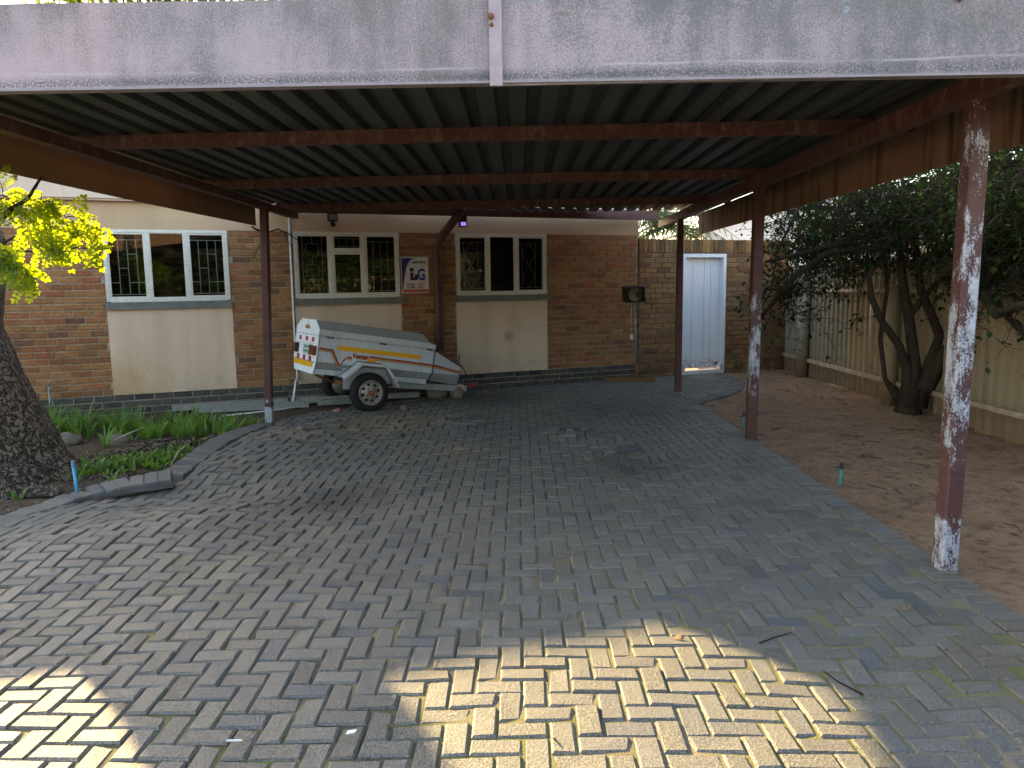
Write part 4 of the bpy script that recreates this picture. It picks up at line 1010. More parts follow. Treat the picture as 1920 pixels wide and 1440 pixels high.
b = MB(); b.bar(L(1.60, .50, .135), L(1.72, .82, .12), .10, .07); b.build('drawbar_head', 't_side', tr)
b = MB(); b.obox(L(1.52, .47, .10), E1 * .07, E2 * -.012, UP * .06); b.build('side_reflector', 'refl_amber', tr)
b = MB(); b.bar(L(1.70, .66, .14), L(1.92, .66, .13), .06, .06); b.lathe([(0, .0), (.01, .04), (.05, .045), (.08, .02), (.081, 0)], L(1.88, .66, .13), E1, 12); b.build('coupling', 'hub', tr)
b = MB(); b.tube([L(1.62, .62, .12), L(1.66, .62, .62)], .016, 8); b.build('jockey_stand', 'galv', tr)
b = MB(); b.tube([L(1.58, .6, .50), L(1.68, .58, .44), L(1.74, .58, .32), L(1.75, .6, .15)], .008, 6); b.build('cable', 'black', tr)

# ------------------------------------------------------------------ loose things by the wall
def lintel(p, q, w, h, z, lb):
    b = MB(); b.bar((p[0], p[1], z + h / 2), (q[0], q[1], z + h / 2), w, h); tag(b.build('concrete_lintel', 'conc', origin=(p[0], p[1], z)), lb, 'lintel', 'concrete lintels by the wall')
lintel((-4.72, 10.12), (-3.3, 10.62), .11, .075, -.005, 'grey concrete lintel lying against the plinth, behind the shorter one')
lintel((-4.38, 10.0), (-2.95, 10.42), .10, .08, -.02, 'grey concrete lintel in front, passing behind the left maroon post')
lintel((-3.25, 10.58), (-1.5, 11.12), .10, .085, .0, 'grey concrete lintel reaching under the trailer along the wall')
lintel((-2.82, 10.42), (-2.2, 10.66), .10, .07, .0, 'short concrete lintel stub behind the near trailer wheel')
b = MB(); b.tube([(-3.85, 9.62, .0), (-3.3, 9.95, .012), (-3.0, 10.16, .02)], .010, 6); tag(b.build('conduit', 'pvc_white', origin=(-3.5, 9.8, 0)), 'thin white conduit lying on the mulch behind the left post', 'pipe')
def rock(name, c, r, mat, lb, cat, sq=(1, 1, .6), seed=0, group=None):
    b = MB(); vs = []; fs = []; n, k = 10, 6; rr = random.Random(seed)
    for i in range(k + 1):
        a = math.pi * i / k - math.pi / 2
        for j in range(n):
            t = 2 * math.pi * j / n; d = V((math.cos(a) * math.cos(t), math.cos(a) * math.sin(t), math.sin(a)))
            s_ = 1 + .35 * noise.noise(d * 1.6 + V((seed * 3.1, seed, 0)))
            vs.append(V(c) + V((d.x * r * sq[0], d.y * r * sq[1], d.z * r * sq[2])) * s_)
    for i in range(k):
        for j in range(n): fs.append((i * n + j, i * n + (j + 1) % n, (i + 1) * n + (j + 1) % n, (i + 1) * n + j))
    b.add(vs, fs, 0, True); return tag(b.build(name, mat, origin=c), lb, cat, group)
rock('stone', (-1.22, 11.05, .06), .13, 'stone', 'large pale stone under the trailer drawbar', 'stone', (1.3, .8, .8), 1)
rock('stone', (-.92, 11.0, .05), .10, 'stone', 'rounded stone at the tip of the trailer drawbar', 'stone', (1, .8, 1), 2)
rock('stone', (-4.95, 8.1, .0), .13, 'stone', 'pale stone among the green strap leaves', 'stone', (1.2, 1, .7), 3)
rock('stone', (-4.35, 8.0, .0), .11, 'stone', 'small rounded stone near the exposed roots', 'stone', (1.2, 1, .8), 4)
rock('brick_rubble', (-2.4, 9.8, .015), .05, plain('red_rubble', (.30, .14, .12), .9, .1, .25, 20), 'pinkish lump of brick left of the trailer wheel', 'brick', (1.4, .9, .8), 5)
rock('brick_rubble', (-1.55, 9.95, .01), .05, plain('brown_rubble', (.20, .13, .09), .9, .1, .25, 20), 'brown lump of rubble right of the trailer wheel', 'brick', (1.1, .9, 1), 6)
rock('brick_rubble', (4.35, 14.05, .06), .10, 'neigh_cream', 'pale lump lying in the corner of wall and fence', 'stone', (1.2, .8, .7), 7)
# sprinkler risers
def riser(name, x, y, z0, h, mat, cap, lb, lean=(0, 0), r=.014):
    e = empty(name, (x, y, z0), lb, 'sprinkler')
    b = MB(); b.tube([(x, y, z0 - .05), (x + lean[0] * h, y + lean[1] * h, z0 + h)], r, 10); b.build('riser', mat, e)
    t = V((x + lean[0] * h, y + lean[1] * h, z0 + h))
    b = MB(); b.lathe([(0, r * 1.25), (.02, r * 1.25), (.022, r * .95), (.045, r * 1.1), (.05, r * .7), (.051, 0)], t, (0, 0, 1), 10); b.build('cap', cap, e)
riser('sprinkler_riser', -3.55, 5.87, .0, .235, 'pvc_blue', plain('faded_cap', (.10, .16, .24), .6), 'bright blue sprinkler pipe standing at the left kerb', (-.10, .05), .013)
riser('sprinkler_riser', 2.56, 5.94, -.02, .15, 'pvc_green', 'black', 'teal sprinkler pipe with dark cap beside the right kerb', (.01, 0), .014)
riser('sprinkler_riser', 2.52, 8.46, -.02, .13, 'pvc_green', 'black', 'small teal sprinkler pipe just left of the middle right post', (.03, 0), .014)
# fallen leaves, sticks, scraps
rl = random.Random(21)
for k, (x, y) in enumerate([(-2.59, 6.63), (-2.52, 6.68), (-1.1, 4.57), (-1.28, 5.21), (-1.57, 2.8), (-2.71, 4.17), (.71, 3.29), (1.86, 3.17), (-.5, 2.62), (.11, 2.51), (1.89, 3.58), (-2.2, 4.6), (.3, 4.4), (1.4, 5.2), (-.2, 6.4), (1.0, 4.1)]):
    b = MB(); a = rl.random() * 6; s_ = .016 + .014 * rl.random(); z = hgt(x, y) + .006
    ax = V((math.cos(a), math.sin(a), .1)); ay = V((-math.sin(a), math.cos(a), .25 * rl.uniform(-1, 1)))
    c = V((x, y, z)); P = [c - ax * s_, c - ax * s_ * .3 + ay * s_ * .5 + UP * .006, c + ax * s_ * .5 + ay * s_ * .35 + UP * .01, c + ax * s_ * 1.1, c + ax * s_ * .4 - ay * s_ * .4 + UP * .002, c - ax * s_ * .4 - ay * s_ * .4]
    b.prism(P, UP * .0012); tag(b.build('fallen_leaf', 'dry_leaf', origin=(x, y, z)), 'small dry brown leaf lying on the grey pavers', 'leaf', 'fallen leaves on the paving')
b = MB(); b.tube([(1.06, 3.23, .012), (1.14, 3.27, .018), (1.24, 3.33, .012)], [.005, .0035, .002], 5); tag(b.build('twig', 'twig', origin=(1.06, 3.23, 0)), 'thin dark twig lying on the pavers near the right front', 'twig')
b = MB(); b.tube([(1.25, 2.99, .006), (1.27, 2.90, .010), (1.33, 2.80, .008)], [.003, .004, .005], 5); tag(b.build('twig', 'twig', origin=(1.25, 2.99, 0)), 'curved dark stick beside the cracked bluish paver', 'twig')
b = MB(); b.box(-1.075, -1.02, 2.53, 2.537, .004, .009); tag(b.build('paper_scrap', 'sign_white', origin=(-1.05, 2.53, 0)), 'white paper strip in a paver joint at the lower left', 'scrap')
b = MB(); b.prism([(-.65, 2.56, .008), (-.615, 2.555, .018), (-.61, 2.57, .02), (-.645, 2.575, .012)], (0, 0, .004)); tag(b.build('paper_scrap', 'sign_white', origin=(-.62, 2.56, 0)), 'crumpled white scrap on the lower left pavers', 'scrap')

# ------------------------------------------------------------------ fence on the right
fx_ = 5.02
fe = empty('boundary_fence', (fx_, 8, 0), 'cream ribbed metal boundary fence on round posts along the bare soil', 'fence')
for k in range(26):
    y1 = 14.35 - k * .686; b = MB(); vs = []; fs = []; pts = []
    for i in range(4):
        for t, h in prof[:-1]: pts.append((i * .1715 + t, h))
    pts.append((.70, 0)); dz = rl.uniform(-.04, .04); zb = -.06 if k % 3 else -.02; tilt = rl.gauss(0, .004)
    for t, h in pts:
        y = y1 - t; xo = fx_ - h + (k % 2) * .003
        vs += [(xo, y, zb), (xo + tilt, y, 1.92 + dz)]
    for i in range(len(pts) - 1): fs.append((2 * i, 2 * i + 2, 2 * i + 3, 2 * i + 1))
    nb = len(vs); vs += [(x + .002, y, z) for x, y, z in vs]; fs = fs + [tuple(i + nb for i in f[::-1]) for f in fs]
    b.add(vs, fs); b.build('sheet', 'fence_grey' if k in (0, 1, 2, 3) else 'fence', fe)
for y, r in [(13.1, .10), (9.98, .085), (6.8, .085), (3.6, .085), (.4, .085)]:
    b = MB(); b.tube([(fx_ - .13, y, -.2), (fx_ - .13, y, 1.55)], r, 14); b.build('post', 'fence_grey' if y > 12 else 'fence', fe)
for y0, y1 in [(14.2, 13.2), (12.98, 10.08), (9.88, 6.9), (6.7, 3.7), (3.5, .5)]:
    b = MB(); b.bar((fx_ - .07, y0, .27), (fx_ - .07, y1, .27), .05, .055); b.build('rail', 'fence_rail', fe)
    b = MB(); b.bar((fx_ - .06, y0, 1.47), (fx_ - .06, y1, 1.47), .045, .045); b.build('rail', 'fence_rail', fe)

# ------------------------------------------------------------------ vegetation helpers
def rand_dir(rr): 
    while True:
        d = V((rr.uniform(-1, 1), rr.uniform(-1, 1), rr.uniform(-1, 1)))
        if .05 < d.length < 1: return d.normalized()
def leaf_quad(mb, p, d, up, ln, wd, rnd, fold=.15):
    d = d.normalized(); s_ = d.cross(up)
    if s_.length < .05: s_ = d.cross(V((1, 0, 0)))
    s_.normalize(); n_ = s_.cross(d)
    mb.add([p, p + d * ln * .35 + s_ * wd * .5 + n_ * fold * wd, p + d * ln * .75 + s_ * wd * .38 + n_ * fold * wd, p + d * ln, p + d * ln * .75 - s_ * wd * .38 + n_ * fold * wd, p + d * ln * .35 - s_ * wd * .5 + n_ * fold * wd], [(0, 1, 2, 3), (0, 3, 4, 5)], rnd)
def pinnate(mb, p, d, rr, ln=.13, n=6, ll=.036, lw=.025, rmul=1.0):
    n0 = (rand_dir(rr) * .75 + V((.25, -.8, .45))).normalized(); d = (d - n0 * d.dot(n0))
    if d.length < .05: d = V((1, 0, 0))
    d.normalize(); s_ = d.cross(n0).normalized(); up = n0; r = rr.random() * rmul + .001
    for k in range(n):
        t = .15 + .85 * k / (n - 1); q = p + d * ln * t - UP * ln * .18 * t * t
        for sg_ in (-1, 1):
            leaf_quad(mb, q, s_ * sg_ + d * .35 + rand_dir(rr) * .25, up, ll * (1 - .25 * abs(t - .5)), lw, min(1, r + rr.uniform(0, .15)))
    leaf_quad(mb, p + d * ln - UP * ln * .18, d, up, ll, lw, r)
def limb(mb, p, d, ln, r0, r1, rr, seg=6, wander=.25, droop=0.0, n=6):
    pts = [V(p)]; d = V(d).normalized()
    for i in range(seg):
        d = (d + rand_dir(rr) * wander - UP * droop).normalized(); pts.append(pts[-1] + d * ln / seg)
    mb.tube(pts, [r0 + (r1 - r0) * i / seg for i in range(seg + 1)], n); return pts

# left tree: thick leaning trunk, fork, low sunlit branches -----------------
rt = random.Random(3)
lt = empty('shade_tree', (-4.5, 6.3, 0), 'thick rough-barked tree leaning out of the left edge over the garden bed', 'tree')
b = MB()
spine = [V((-4.30, 6.32, -.25)), V((-4.34, 6.32, .02)), V((-4.42, 6.32, .25)), V((-4.54, 6.32, .55)), V((-4.73, 6.34, .95)), V((-4.98, 6.50, 1.35)), V((-5.20, 6.85, 1.75)), V((-5.44, 7.18, 2.2)), V((-5.72, 7.25, 2.6)), V((-6.2, 7.3, 3.1))]
rads = [.72, .56, .47, .44, .43, .44, .47, .50, .42, .34]
vs = []; fs = []; NS = 40; NR = 46
for i in range(NR + 1):
    t = i / NR * (len(spine) - 1); k = min(int(t), len(spine) - 2); f_ = t - k; p = spine[k].lerp(spine[k + 1], f_); r = rads[k] + (rads[k + 1] - rads[k]) * f_
    for j in range(NS):
        a = 2 * math.pi * j / NS; flare = max(0, .35 - p.z) * .9
        w = 1 + .10 * noise.noise(V((math.cos(a) * 1.3, math.sin(a) * 1.3, p.z * .9))) + flare * .35 * math.sin(a * 5 + 1.0)
        w += .045 * noise.noise(V((math.cos(a) * 6, math.sin(a) * 6, p.z * 2.2))) + .03 * noise.noise(V((math.cos(a) * 14, math.sin(a) * 14, p.z * 5)))
        vs.append(p + V((math.cos(a), math.sin(a), 0)) * r * w)
for i in range(NR):
    for j in range(NS): fs.append((i * NS + j, i * NS + (j + 1) % NS, (i + 1) * NS + (j + 1) % NS, (i + 1) * NS + j))
b.add(vs, fs, 0, True); b.build('trunk', 'bark_big', lt)
b = MB(); b.tube([(-6.0, 7.3, 2.9), (-6.1, 7.35, 3.2), (-6.1, 7.4, 3.6), (-6.0, 7.5, 4.1), (-5.9, 7.5, 4.7)], [.32, .27, .24, .2, .15], 14, wob=.2); b.build('limb', 'bark_big', lt)
b = MB(); b.tube([(-6.1, 7.2, 2.9), (-6.4, 7.1, 3.4), (-6.7, 7.0, 4.0), (-7.0, 7.0, 5.0)], [.36, .3, .25, .18], 14, wob=.2); b.build('limb', 'bark_big', lt)
b = MB(); b.tube([(-5.1, 6.8, 1.7), (-4.55, 6.1, 1.95), (-4.1, 5.64, 2.14)], [.14, .09, .068], 12, wob=.2); b.build('limb', 'bark_big', lt)
for pts_, rr_ in [([(-4.2, 6.7, .0), (-3.8, 7.1, .05), (-3.45, 7.45, .055), (-3.2, 7.8, .03)], [.10, .075, .06, .03]), ([(-4.0, 6.9, .02), (-3.75, 7.55, .06), (-3.4, 8.0, .03)], [.08, .06, .03]), ([(-3.9, 6.2, -.02), (-3.6, 6.35, .0), (-3.35, 6.6, -.02)], [.09, .05, .03])]:
    b = MB(); b.tube(pts_, rr_, 8, wob=.3); b.build('surface_root', 'bark_big', lt)
# low branches in view
br = MB(); lf_ = MB()
def twigs(p0, p1, k, spread, reach):
    p0, p1 = V(p0), V(p1)
    for i in range(max(2, int(k * .6))):
        t = rt.random(); p = p0.lerp(p1, t); d = ((p1 - p0).normalized() + rand_dir(rt) * spread).normalized()
        pts = limb(br, p, d, reach * rt.uniform(.5, 1), .004, .0015, rt, 3, .3, .05, 4)
        for q in pts[1:]:
            for _ in range(rt.choice((1, 2))): pinnate(lf_, q, (d + rand_dir(rt) * .9 - UP * .25), rt, rt.uniform(.10, .15), rt.choice((4, 5, 6)))
def far(p, k=.91): return (p[0] * k - .07, p[1] * k, CAM_H + (p[2] - CAM_H) * k + .05)

b2 = MB(); b2.tube([(-4.5, 6.2, 2.2), (-4.1, 5.8, 2.05), (-3.84, 5.6, 1.98), (-3.62, 5.6, 2.16), (-3.48, 5.6, 2.24), (-3.36, 5.6, 2.40)], [.075, .05, .036, .020, .014, .008], 8); b2.v = [V(far(p)) for p in b2.v]; b2.build('branch', 'bark', lt)
b2 = MB(); b2.tube([(-4.4, 6.1, 1.80), (-4.0, 5.7, 1.83), (-3.82, 5.6, 1.86), (-3.55, 5.6, 1.87), (-3.30, 5.6, 1.84), (-3.1, 5.58, 1.90)], [.06, .04, .030, .010, .007, .004], 8); b2.v = [V(far(p)) for p in b2.v]; b2.build('branch', 'bark', lt)
b2 = MB(); b2.tube([(-4.0, 5.7, 1.85), (-3.75, 5.58, 1.80), (-3.64, 5.56, 1.68), (-3.56, 5.55, 1.60)], [.02, .010, .008, .004], 6); b2.v = [V(far(p)) for p in b2.v]; b2.build('branch', 'bark', lt)
b2 = MB(); b2.tube([(-3.82, 5.6, 1.86), (-3.6, 5.62, 1.98), (-3.4, 5.64, 2.02)], [.016, .006, .003], 6); b2.v = [V(far(p)) for p in b2.v]; b2.build('branch', 'bark', lt)
twigs((-3.95, 5.55, 1.86), (-3.54, 5.5, 1.74), 13, .7, .14)
twigs((-3.6, 5.55, 1.78), (-3.44, 5.5, 1.70), 4, .7, .10)
twigs((-3.48, 5.6, 2.0), (-3.25, 5.55, 1.86), 9, .9, .16)
twigs((-3.22, 5.55, 1.86), (-3.08, 5.55, 1.88), 4, .7, .12)
twigs((-3.85, 5.6, 2.36), (-3.36, 5.55, 2.10), 20, 1.0, .2)
twigs((-3.95, 5.6, 2.05), (-3.6, 5.6, 2.3), 14, 1.0, .2)
twigs((-3.40, 5.6, 2.30), (-3.15, 5.6, 2.05), 14, 1.0, .17)
twigs((-3.45, 5.6, 2.0), (-3.1, 5.6, 1.98), 12, .9, .14)
twigs((-3.8, 5.55, 1.82), (-3.5, 5.5, 1.80), 10, .7, .12)
br.v = [V(far(p)) for p in br.v]; lf_.v = [V(far(p)) for p in lf_.v]
# crown above the roof and out of frame
for i in range(11):
    a = rt.uniform(0, 2 * math.pi); rr_ = 2.6 * math.sqrt(rt.random()); c = V((-6.6 + rr_ * math.cos(a), 7.0 + rr_ * math.sin(a), rt.uniform(3.9, 6.0)))
    base = V((-5.9, 7.0, 3.8)).lerp(c, .35); limb(br, base, c - base, (c - base).length, .03, .006, rt, 5, .12, 0, 5)
    for _ in range(16):
        q = c + rand_dir(rt) * rt.uniform(.05, .55); pinnate(lf_, q, rand_dir(rt) - UP * .3, rt, .2, 5, .06, .032)
tag(br.build('twigs', 'twig', lt), kind='stuff'); tag(lf_.build('crown', 'leaf_bright', lt), kind='stuff')

# right tree and scrub behind it ------------------------------------------
rt = random.Random(8)
rtree = empty('multi_stem_tree', (4.7, 9.1, 0), 'many-stemmed tree growing before the cream fence behind the near right post', 'tree')
b = MB()
stems = [([(4.72, 9.15, -.1), (4.70, 9.12, .25), (4.66, 9.1, .55), (4.5, 9.0, .85), (4.25, 8.95, 1.15), (4.10, 8.9, 1.42), (4.06, 8.9, 1.68), (4.25, 8.9, 2.0), (4.45, 8.95, 2.45), (4.4, 9.0, 3.1)], [.26, .17, .12, .085, .075, .07, .065, .06, .05, .03]),
         ([(4.72, 9.15, .1), (4.75, 9.1, .6), (4.62, 9.05, 1.2), (4.48, 9.0, 1.7), (4.42, 9.0, 2.3), (4.2, 9.0, 3.0)], [.2, .13, .11, .09, .07, .04]),
         ([(4.8, 9.15, .1), (4.9, 9.1, .55), (5.0, 9.05, .95), (4.72, 9.0, 1.5), (4.6, 8.95, 2.1), (4.8, 8.9, 2.8)], [.18, .13, .11, .085, .06, .04]),
         ([(4.85, 9.1, .3), (5.1, 9.0, .85), (5.2, 8.9, 1.4), (5.1, 8.6, 2.1), (5.2, 8.3, 2.9)], [.16, .13, .11, .09, .06]),
         ([(4.66, 9.2, .15), (4.5, 9.3, .4), (4.44, 9.35, .9), (4.47, 9.3, 1.5), (4.35, 9.2, 2.2)], [.08, .06, .055, .05, .03]),
         ([(4.62, 9.05, 1.2), (4.85, 8.95, 1.55), (5.1, 8.8, 1.85), (5.4, 8.6, 2.3)], [.06, .05, .045, .03])]
tips = []
for pts_, rr_ in stems: b.tube(pts_, [r_ * (.5 if i_ else .8) for i_, r_ in enumerate(rr_)], 10, wob=.12); tips.append((V(pts_[-1]), V(pts_[-1]) - V(pts_[-2]))); tips.append((V(pts_[-2]), V(pts_[-2]) - V(pts_[-3])))
b.build('trunk', 'bark', rtree)
for pts_, rr_ in [([(3.0, 9.8, 1.05), (3.2, 9.6, 1.35), (3.42, 9.4, 1.72), (3.7, 9.2, 1.95), (4.1, 9.05, 1.98), (4.4, 9.0, 2.0)], [.018, .03, .038, .042, .048, .055]),
                  ([(3.05, 9.5, 1.86), (3.35, 9.4, 1.93), (3.7, 9.3, 2.02), (4.2, 9.1, 2.2), (4.45, 9.0, 2.4)], [.018, .026, .03, .04, .05]),
                  ([(3.0, 9.6, .95), (3.02, 9.6, 1.25), (3.15, 9.55, 1.5), (3.2, 9.5, 2.0), (3.45, 9.4, 2.6)], [.012, .012, .012, .016, .02]),
                  ([(4.8, 8.8, 2.0), (5.0, 8.0, 1.35), (5.0, 7.4, 1.0), (5.2, 7.0, 1.12)], [.05, .045, .04, .03]),
                  ([(5.1, 8.6, 2.1), (4.7, 7.8, 1.5), (4.5, 7.2, 1.28), (4.6, 6.5, 1.5)], [.06, .05, .045, .03])]:
    b = MB(); b.tube(pts_, rr_, 8, wob=.1); b.build('branch', 'bark', rtree)
tw = MB(); lv = MB()
def scrub(center, rad, count, leaves, twn=3):
    for i in range(count):
        d = rand_dir(rt); p = V(center) + V((d.x * rad[0], d.y * rad[1], d.z * rad[2])) * rt.random() ** .5
        dd = (rand_dir(rt) + V((-.1, -.1, .1))).normalized()
        pts = limb(tw, p, dd, rt.uniform(.35, .8), rt.uniform(.004, .010), .002, rt, 4, .35, .03, 3)
        for q in pts[1:]:
            for _ in range(twn):
                e = limb(tw, q, rand_dir(rt), rt.uniform(.1, .25), .003, .0012, rt, 2, .4, 0, 3)
                if rt.random() < leaves:
                    for z_ in range(2): leaf_quad(lv, e[-1] + rand_dir(rt) * .02, rand_dir(rt) - UP * .4, UP, rt.uniform(.05, .085), rt.uniform(.03, .05), rt.random())
scrub((4.3, 9.4, 2.35), (1.1, 1.4, .65), 330, .30, 4)
scrub((5.0, 7.6, 2.1), (.7, 1.5, .65), 380, .45, 4)
scrub((5.7, 8.6, 2.6), (.8, 2.8, .8), 460, .7, 3)
scrub((5.4, 5.5, 2.3), (.8, 2.0, .9), 260, .9)
scrub((3.6, 9.7, 1.55), (.45, .5, .45), 50, .35)
scrub((4.4, 11.0, 2.3), (.8, 1.0, .6), 170, .6)
for i in range(9000):
    p = V((rt.uniform(5.2, 7.6), rt.uniform(2.5, 12.5), 0)); p.z = rt.uniform(1.75, 4.3) + .25 * noise.noise(V((p.x, p.y, 0)))
    if noise.noise(p * 1.5) < -.18: continue
    leaf_quad(lv, p, rand_dir(rt) - UP * .4, UP, rt.uniform(.09, .15), rt.uniform(.05, .09), rt.random() * .75)
for i in range(2600):
    p = V((rt.uniform(3.9, 5.3), rt.uniform(7.0, 11.5), rt.uniform(1.75, 3.2)))
    if noise.noise(p * 2.0) < -.05: continue
    leaf_quad(lv, p, rand_dir(rt) - UP * .4, UP, rt.uniform(.05, .09), rt.uniform(.03, .05), rt.random() * .7)
for c, k in [((3.05, 9.75, 1.2), 30), ((2.95, 9.6, 1.5), 16), ((3.45, 9.5, 1.25), 22), ((3.1, 9.7, 1.75), 26), ((4.1, 9.3, 1.12), 7), ((3.05, 9.4, 1.05), 14), ((3.05, 9.0, 2.2), 10)]:
    for i in range(k): leaf_quad(lv, V(c) + rand_dir(rt) * rt.uniform(.02, .26), rand_dir(rt) - UP * .5, UP, rt.uniform(.06, .10), rt.uniform(.04, .065), .4 + .6 * rt.random())
tag(tw.build('twigs', 'twig', rtree), kind='stuff'); tag(lv.build('crown', 'leaf_dark', rtree), kind='stuff')

# bare creeper in front of the house wall at the left post
b = MB()
b.tube([wp(-5.0, 2.44, .5), wp(-4.93, 2.40, .45), wp(-4.80, 2.37, .42), wp(-4.66, 2.42, .4), wp(-4.52, 2.36, .36), wp(-4.36, 2.25, .3)], [.012, .014, .012, .010, .008, .004], 6)
b.tube([wp(-4.80, 2.37, .42), wp(-4.9, 2.2, .4), wp(-5.0, 2.05, .38), wp(-5.08, 1.95, .36)], [.008, .006, .004, .003], 5)
b.tube([wp(-4.6, 2.40, .4), wp(-4.5, 2.2, .36), wp(-4.46, 2.1, .34)], [.006, .004, .002], 5)
for i in range(14): limb(b, wp(-4.95 + rt.random() * .5, 2.0 + rt.random() * .4, .38), rand_dir(rt), .18, .003, .001, rt, 3, .4, 0, 4)
tag(b.build('bare_creeper', 'twig', origin=wp(-4.8, 2.4, .4)), 'bare twisted creeper stem hanging by the left maroon post', 'creeper')

# strap-leaved ground cover --------------------------------------------------
rt = random.Random(14)
def clump(mb, x, y, n, h, spread=.7):
    z = bed_z(x, y) - .01
    for i in range(n):
        a = rt.uniform(0, 2 * math.pi); ln = h * rt.uniform(.6, 1.15); out = spread * rt.uniform(.3, 1.0); w = rt.uniform(.016, .030)
        d = V((math.cos(a), math.sin(a), 0)); s_ = V((-math.sin(a), math.cos(a), 0)); p = V((x, y, z)) + d * .02; r = rt.random()
        pts = []
        for k in range(5):
            t = k / 4; q = p + d * ln * out * (t ** 1.5) + UP * ln * (t - .55 * out * t ** 2.4); ww = w * (1 - .85 * t ** 2) * .5
            pts += [q - s_ * ww, q + s_ * ww]
        mb.add(pts, [(2 * k, 2 * k + 1, 2 * k + 3, 2 * k + 2) for k in range(4)], r + .001, True)
gc = MB()
for i in range(230):
    x = rt.uniform(-5.9, -3.25); y = rt.uniform(8.2, 9.6)
    if gauss(x, y, -4.7, 8.8, .75, .42) + gauss(x, y, -3.6, 8.65, .4, .3) < rt.random() * .8: continue
    clump(gc, x, y, rt.randrange(7, 13), rt.uniform(.18, .36) * (1.3 if x < -4.6 else .85))
for i in range(110):
    t = rt.random(); x = -3.75 + .5 * t + rt.gauss(0, .12); y = 6.35 + 1.5 * t + rt.gauss(0, .1)
    if x > lerp_poly(KL, y) - .2: continue
    clump(gc, x, y, rt.randrange(5, 9), rt.uniform(.10, .17), 1.1)
for i in range(26): clump(gc, rt.uniform(-7.5, -5.4), rt.uniform(8.3, 9.3), 10, rt.uniform(.2, .32))
tag(gc.build('ground_cover', 'blade'), 'bright green strap-leaved plants spreading over the garden bed', 'plants', kind='stuff')
for x, y, n, h, lb in [(-4.02, 5.25, 14, .20, 'green strap-leaved clump at the left edge behind the kerb'), (-3.95, 5.75, 10, .13, 'low green clump between the big trunk and the blue pipe'), (-3.28, 7.35, 12, .17, 'small upright clump near the kerb beside the pale stick'), (-3.35, 8.35, 16, .24, 'separate tall clump nearest the left post'), (-4.35, 7.75, 14, .30, 'tall clump beside the small rounded stone')]:
    b = MB(); clump(b, x, y, n, h, .9); tag(b.build('strap_leaf_plant', 'blade', origin=(x, y, bed_z(x, y))), lb, 'plant', 'strap-leaved clumps')
b = MB(); b.tube([(-3.28, 6.92, .0), (-3.34, 7.2, .05), (-3.38, 7.5, .07), (-3.30, 7.98, .06)], [.010, .012, .014, .012], 6); tag(b.build('dead_stick', plain('bleached_stick', (.36, .30, .20), .85, .1, .2, 20), origin=(-3.3, 7, 0)), 'pale bent stick lying along the inside of the left kerb', 'stick')
b = MB(); b.tube([(-4.38, 7.75, .02), (-4.15, 7.78, .12), (-3.95, 7.8, .20)], [.010, .009, .004], 6); tag(b.build('dead_stick', plain('grey_stick', (.40, .34, .24), .85, .1, .2, 20), origin=(-4.3, 7.8, 0)), 'pale stick slanting up out of the strap leaves', 'stick')
b = MB(); b.prism([(-3.98, 5.88, .06), (-3.72, 5.95, .05), (-3.66, 5.80, .02), (-3.95, 5.76, .02)], (0, .01, .02)); tag(b.build('bark_slab', 'bark_big', origin=(-3.8, 5.85, 0)), 'fallen slab of bark at the foot of the big trunk', 'bark')
# leaf litter on the mulch
li = MB()
for i in range(2600):
    x = rt.uniform(-5.6, -2.0); y = rt.uniform(5.0, 10.7)
    if x > lerp_poly(ML, y) - .02 or y > wall_y(x) - .05: continue
    a = rt.uniform(0, 6.3); d = V((math.cos(a), math.sin(a), rt.uniform(-.3, .5))); leaf_quad(li, V((x, y, bed_z(x, y) + .006)), d, UP, rt.uniform(.02, .05), rt.uniform(.006, .02), rt.random())
tag(li.build('leaf_litter', mk_leaf('litter_leaf', [(.08, .055, .035), (.15, .105, .065), (.26, .20, .14)], (.1, .07, .03), .1), origin=(0, 0, 0)), 'dry leaves and twigs littering the mulch bed', 'litter', kind='stuff')
li = MB()
for i in range(2200):
    x = rt.uniform(2.4, 5.0); y = rt.uniform(4.0, 14.0)
    if x < lerp_poly(KR, y) + .2: continue
    a = rt.uniform(0, 6.3); d = V((math.cos(a), math.sin(a), rt.uniform(-.2, .4))); big_ = 2.0 if rt.random() < .15 else 1.0; leaf_quad(li, V((x, y, soil_z(x, y) + .006)), d, UP, rt.uniform(.015, .05) * big_, rt.uniform(.005, .02) * big_, rt.random())
    if i % 40 == 0: li.tube([(x, y, soil_z(x, y) + .006), (x + .1 * math.cos(a), y + .1 * math.sin(a), soil_z(x, y) + .012), (x + .2 * math.cos(a + .3), y + .2 * math.sin(a + .3), soil_z(x, y) + .008)], .003, 4)
tag(li.build('leaf_litter', 'dry_leaf' if False else mk_leaf('soil_litter', [(.05, .035, .02), (.10, .065, .04), (.20, .14, .09)], (.1, .07, .03), .1), origin=(0, 0, 0)), 'sparse dry leaf crumbs over the bare red soil', 'litter', kind='stuff')

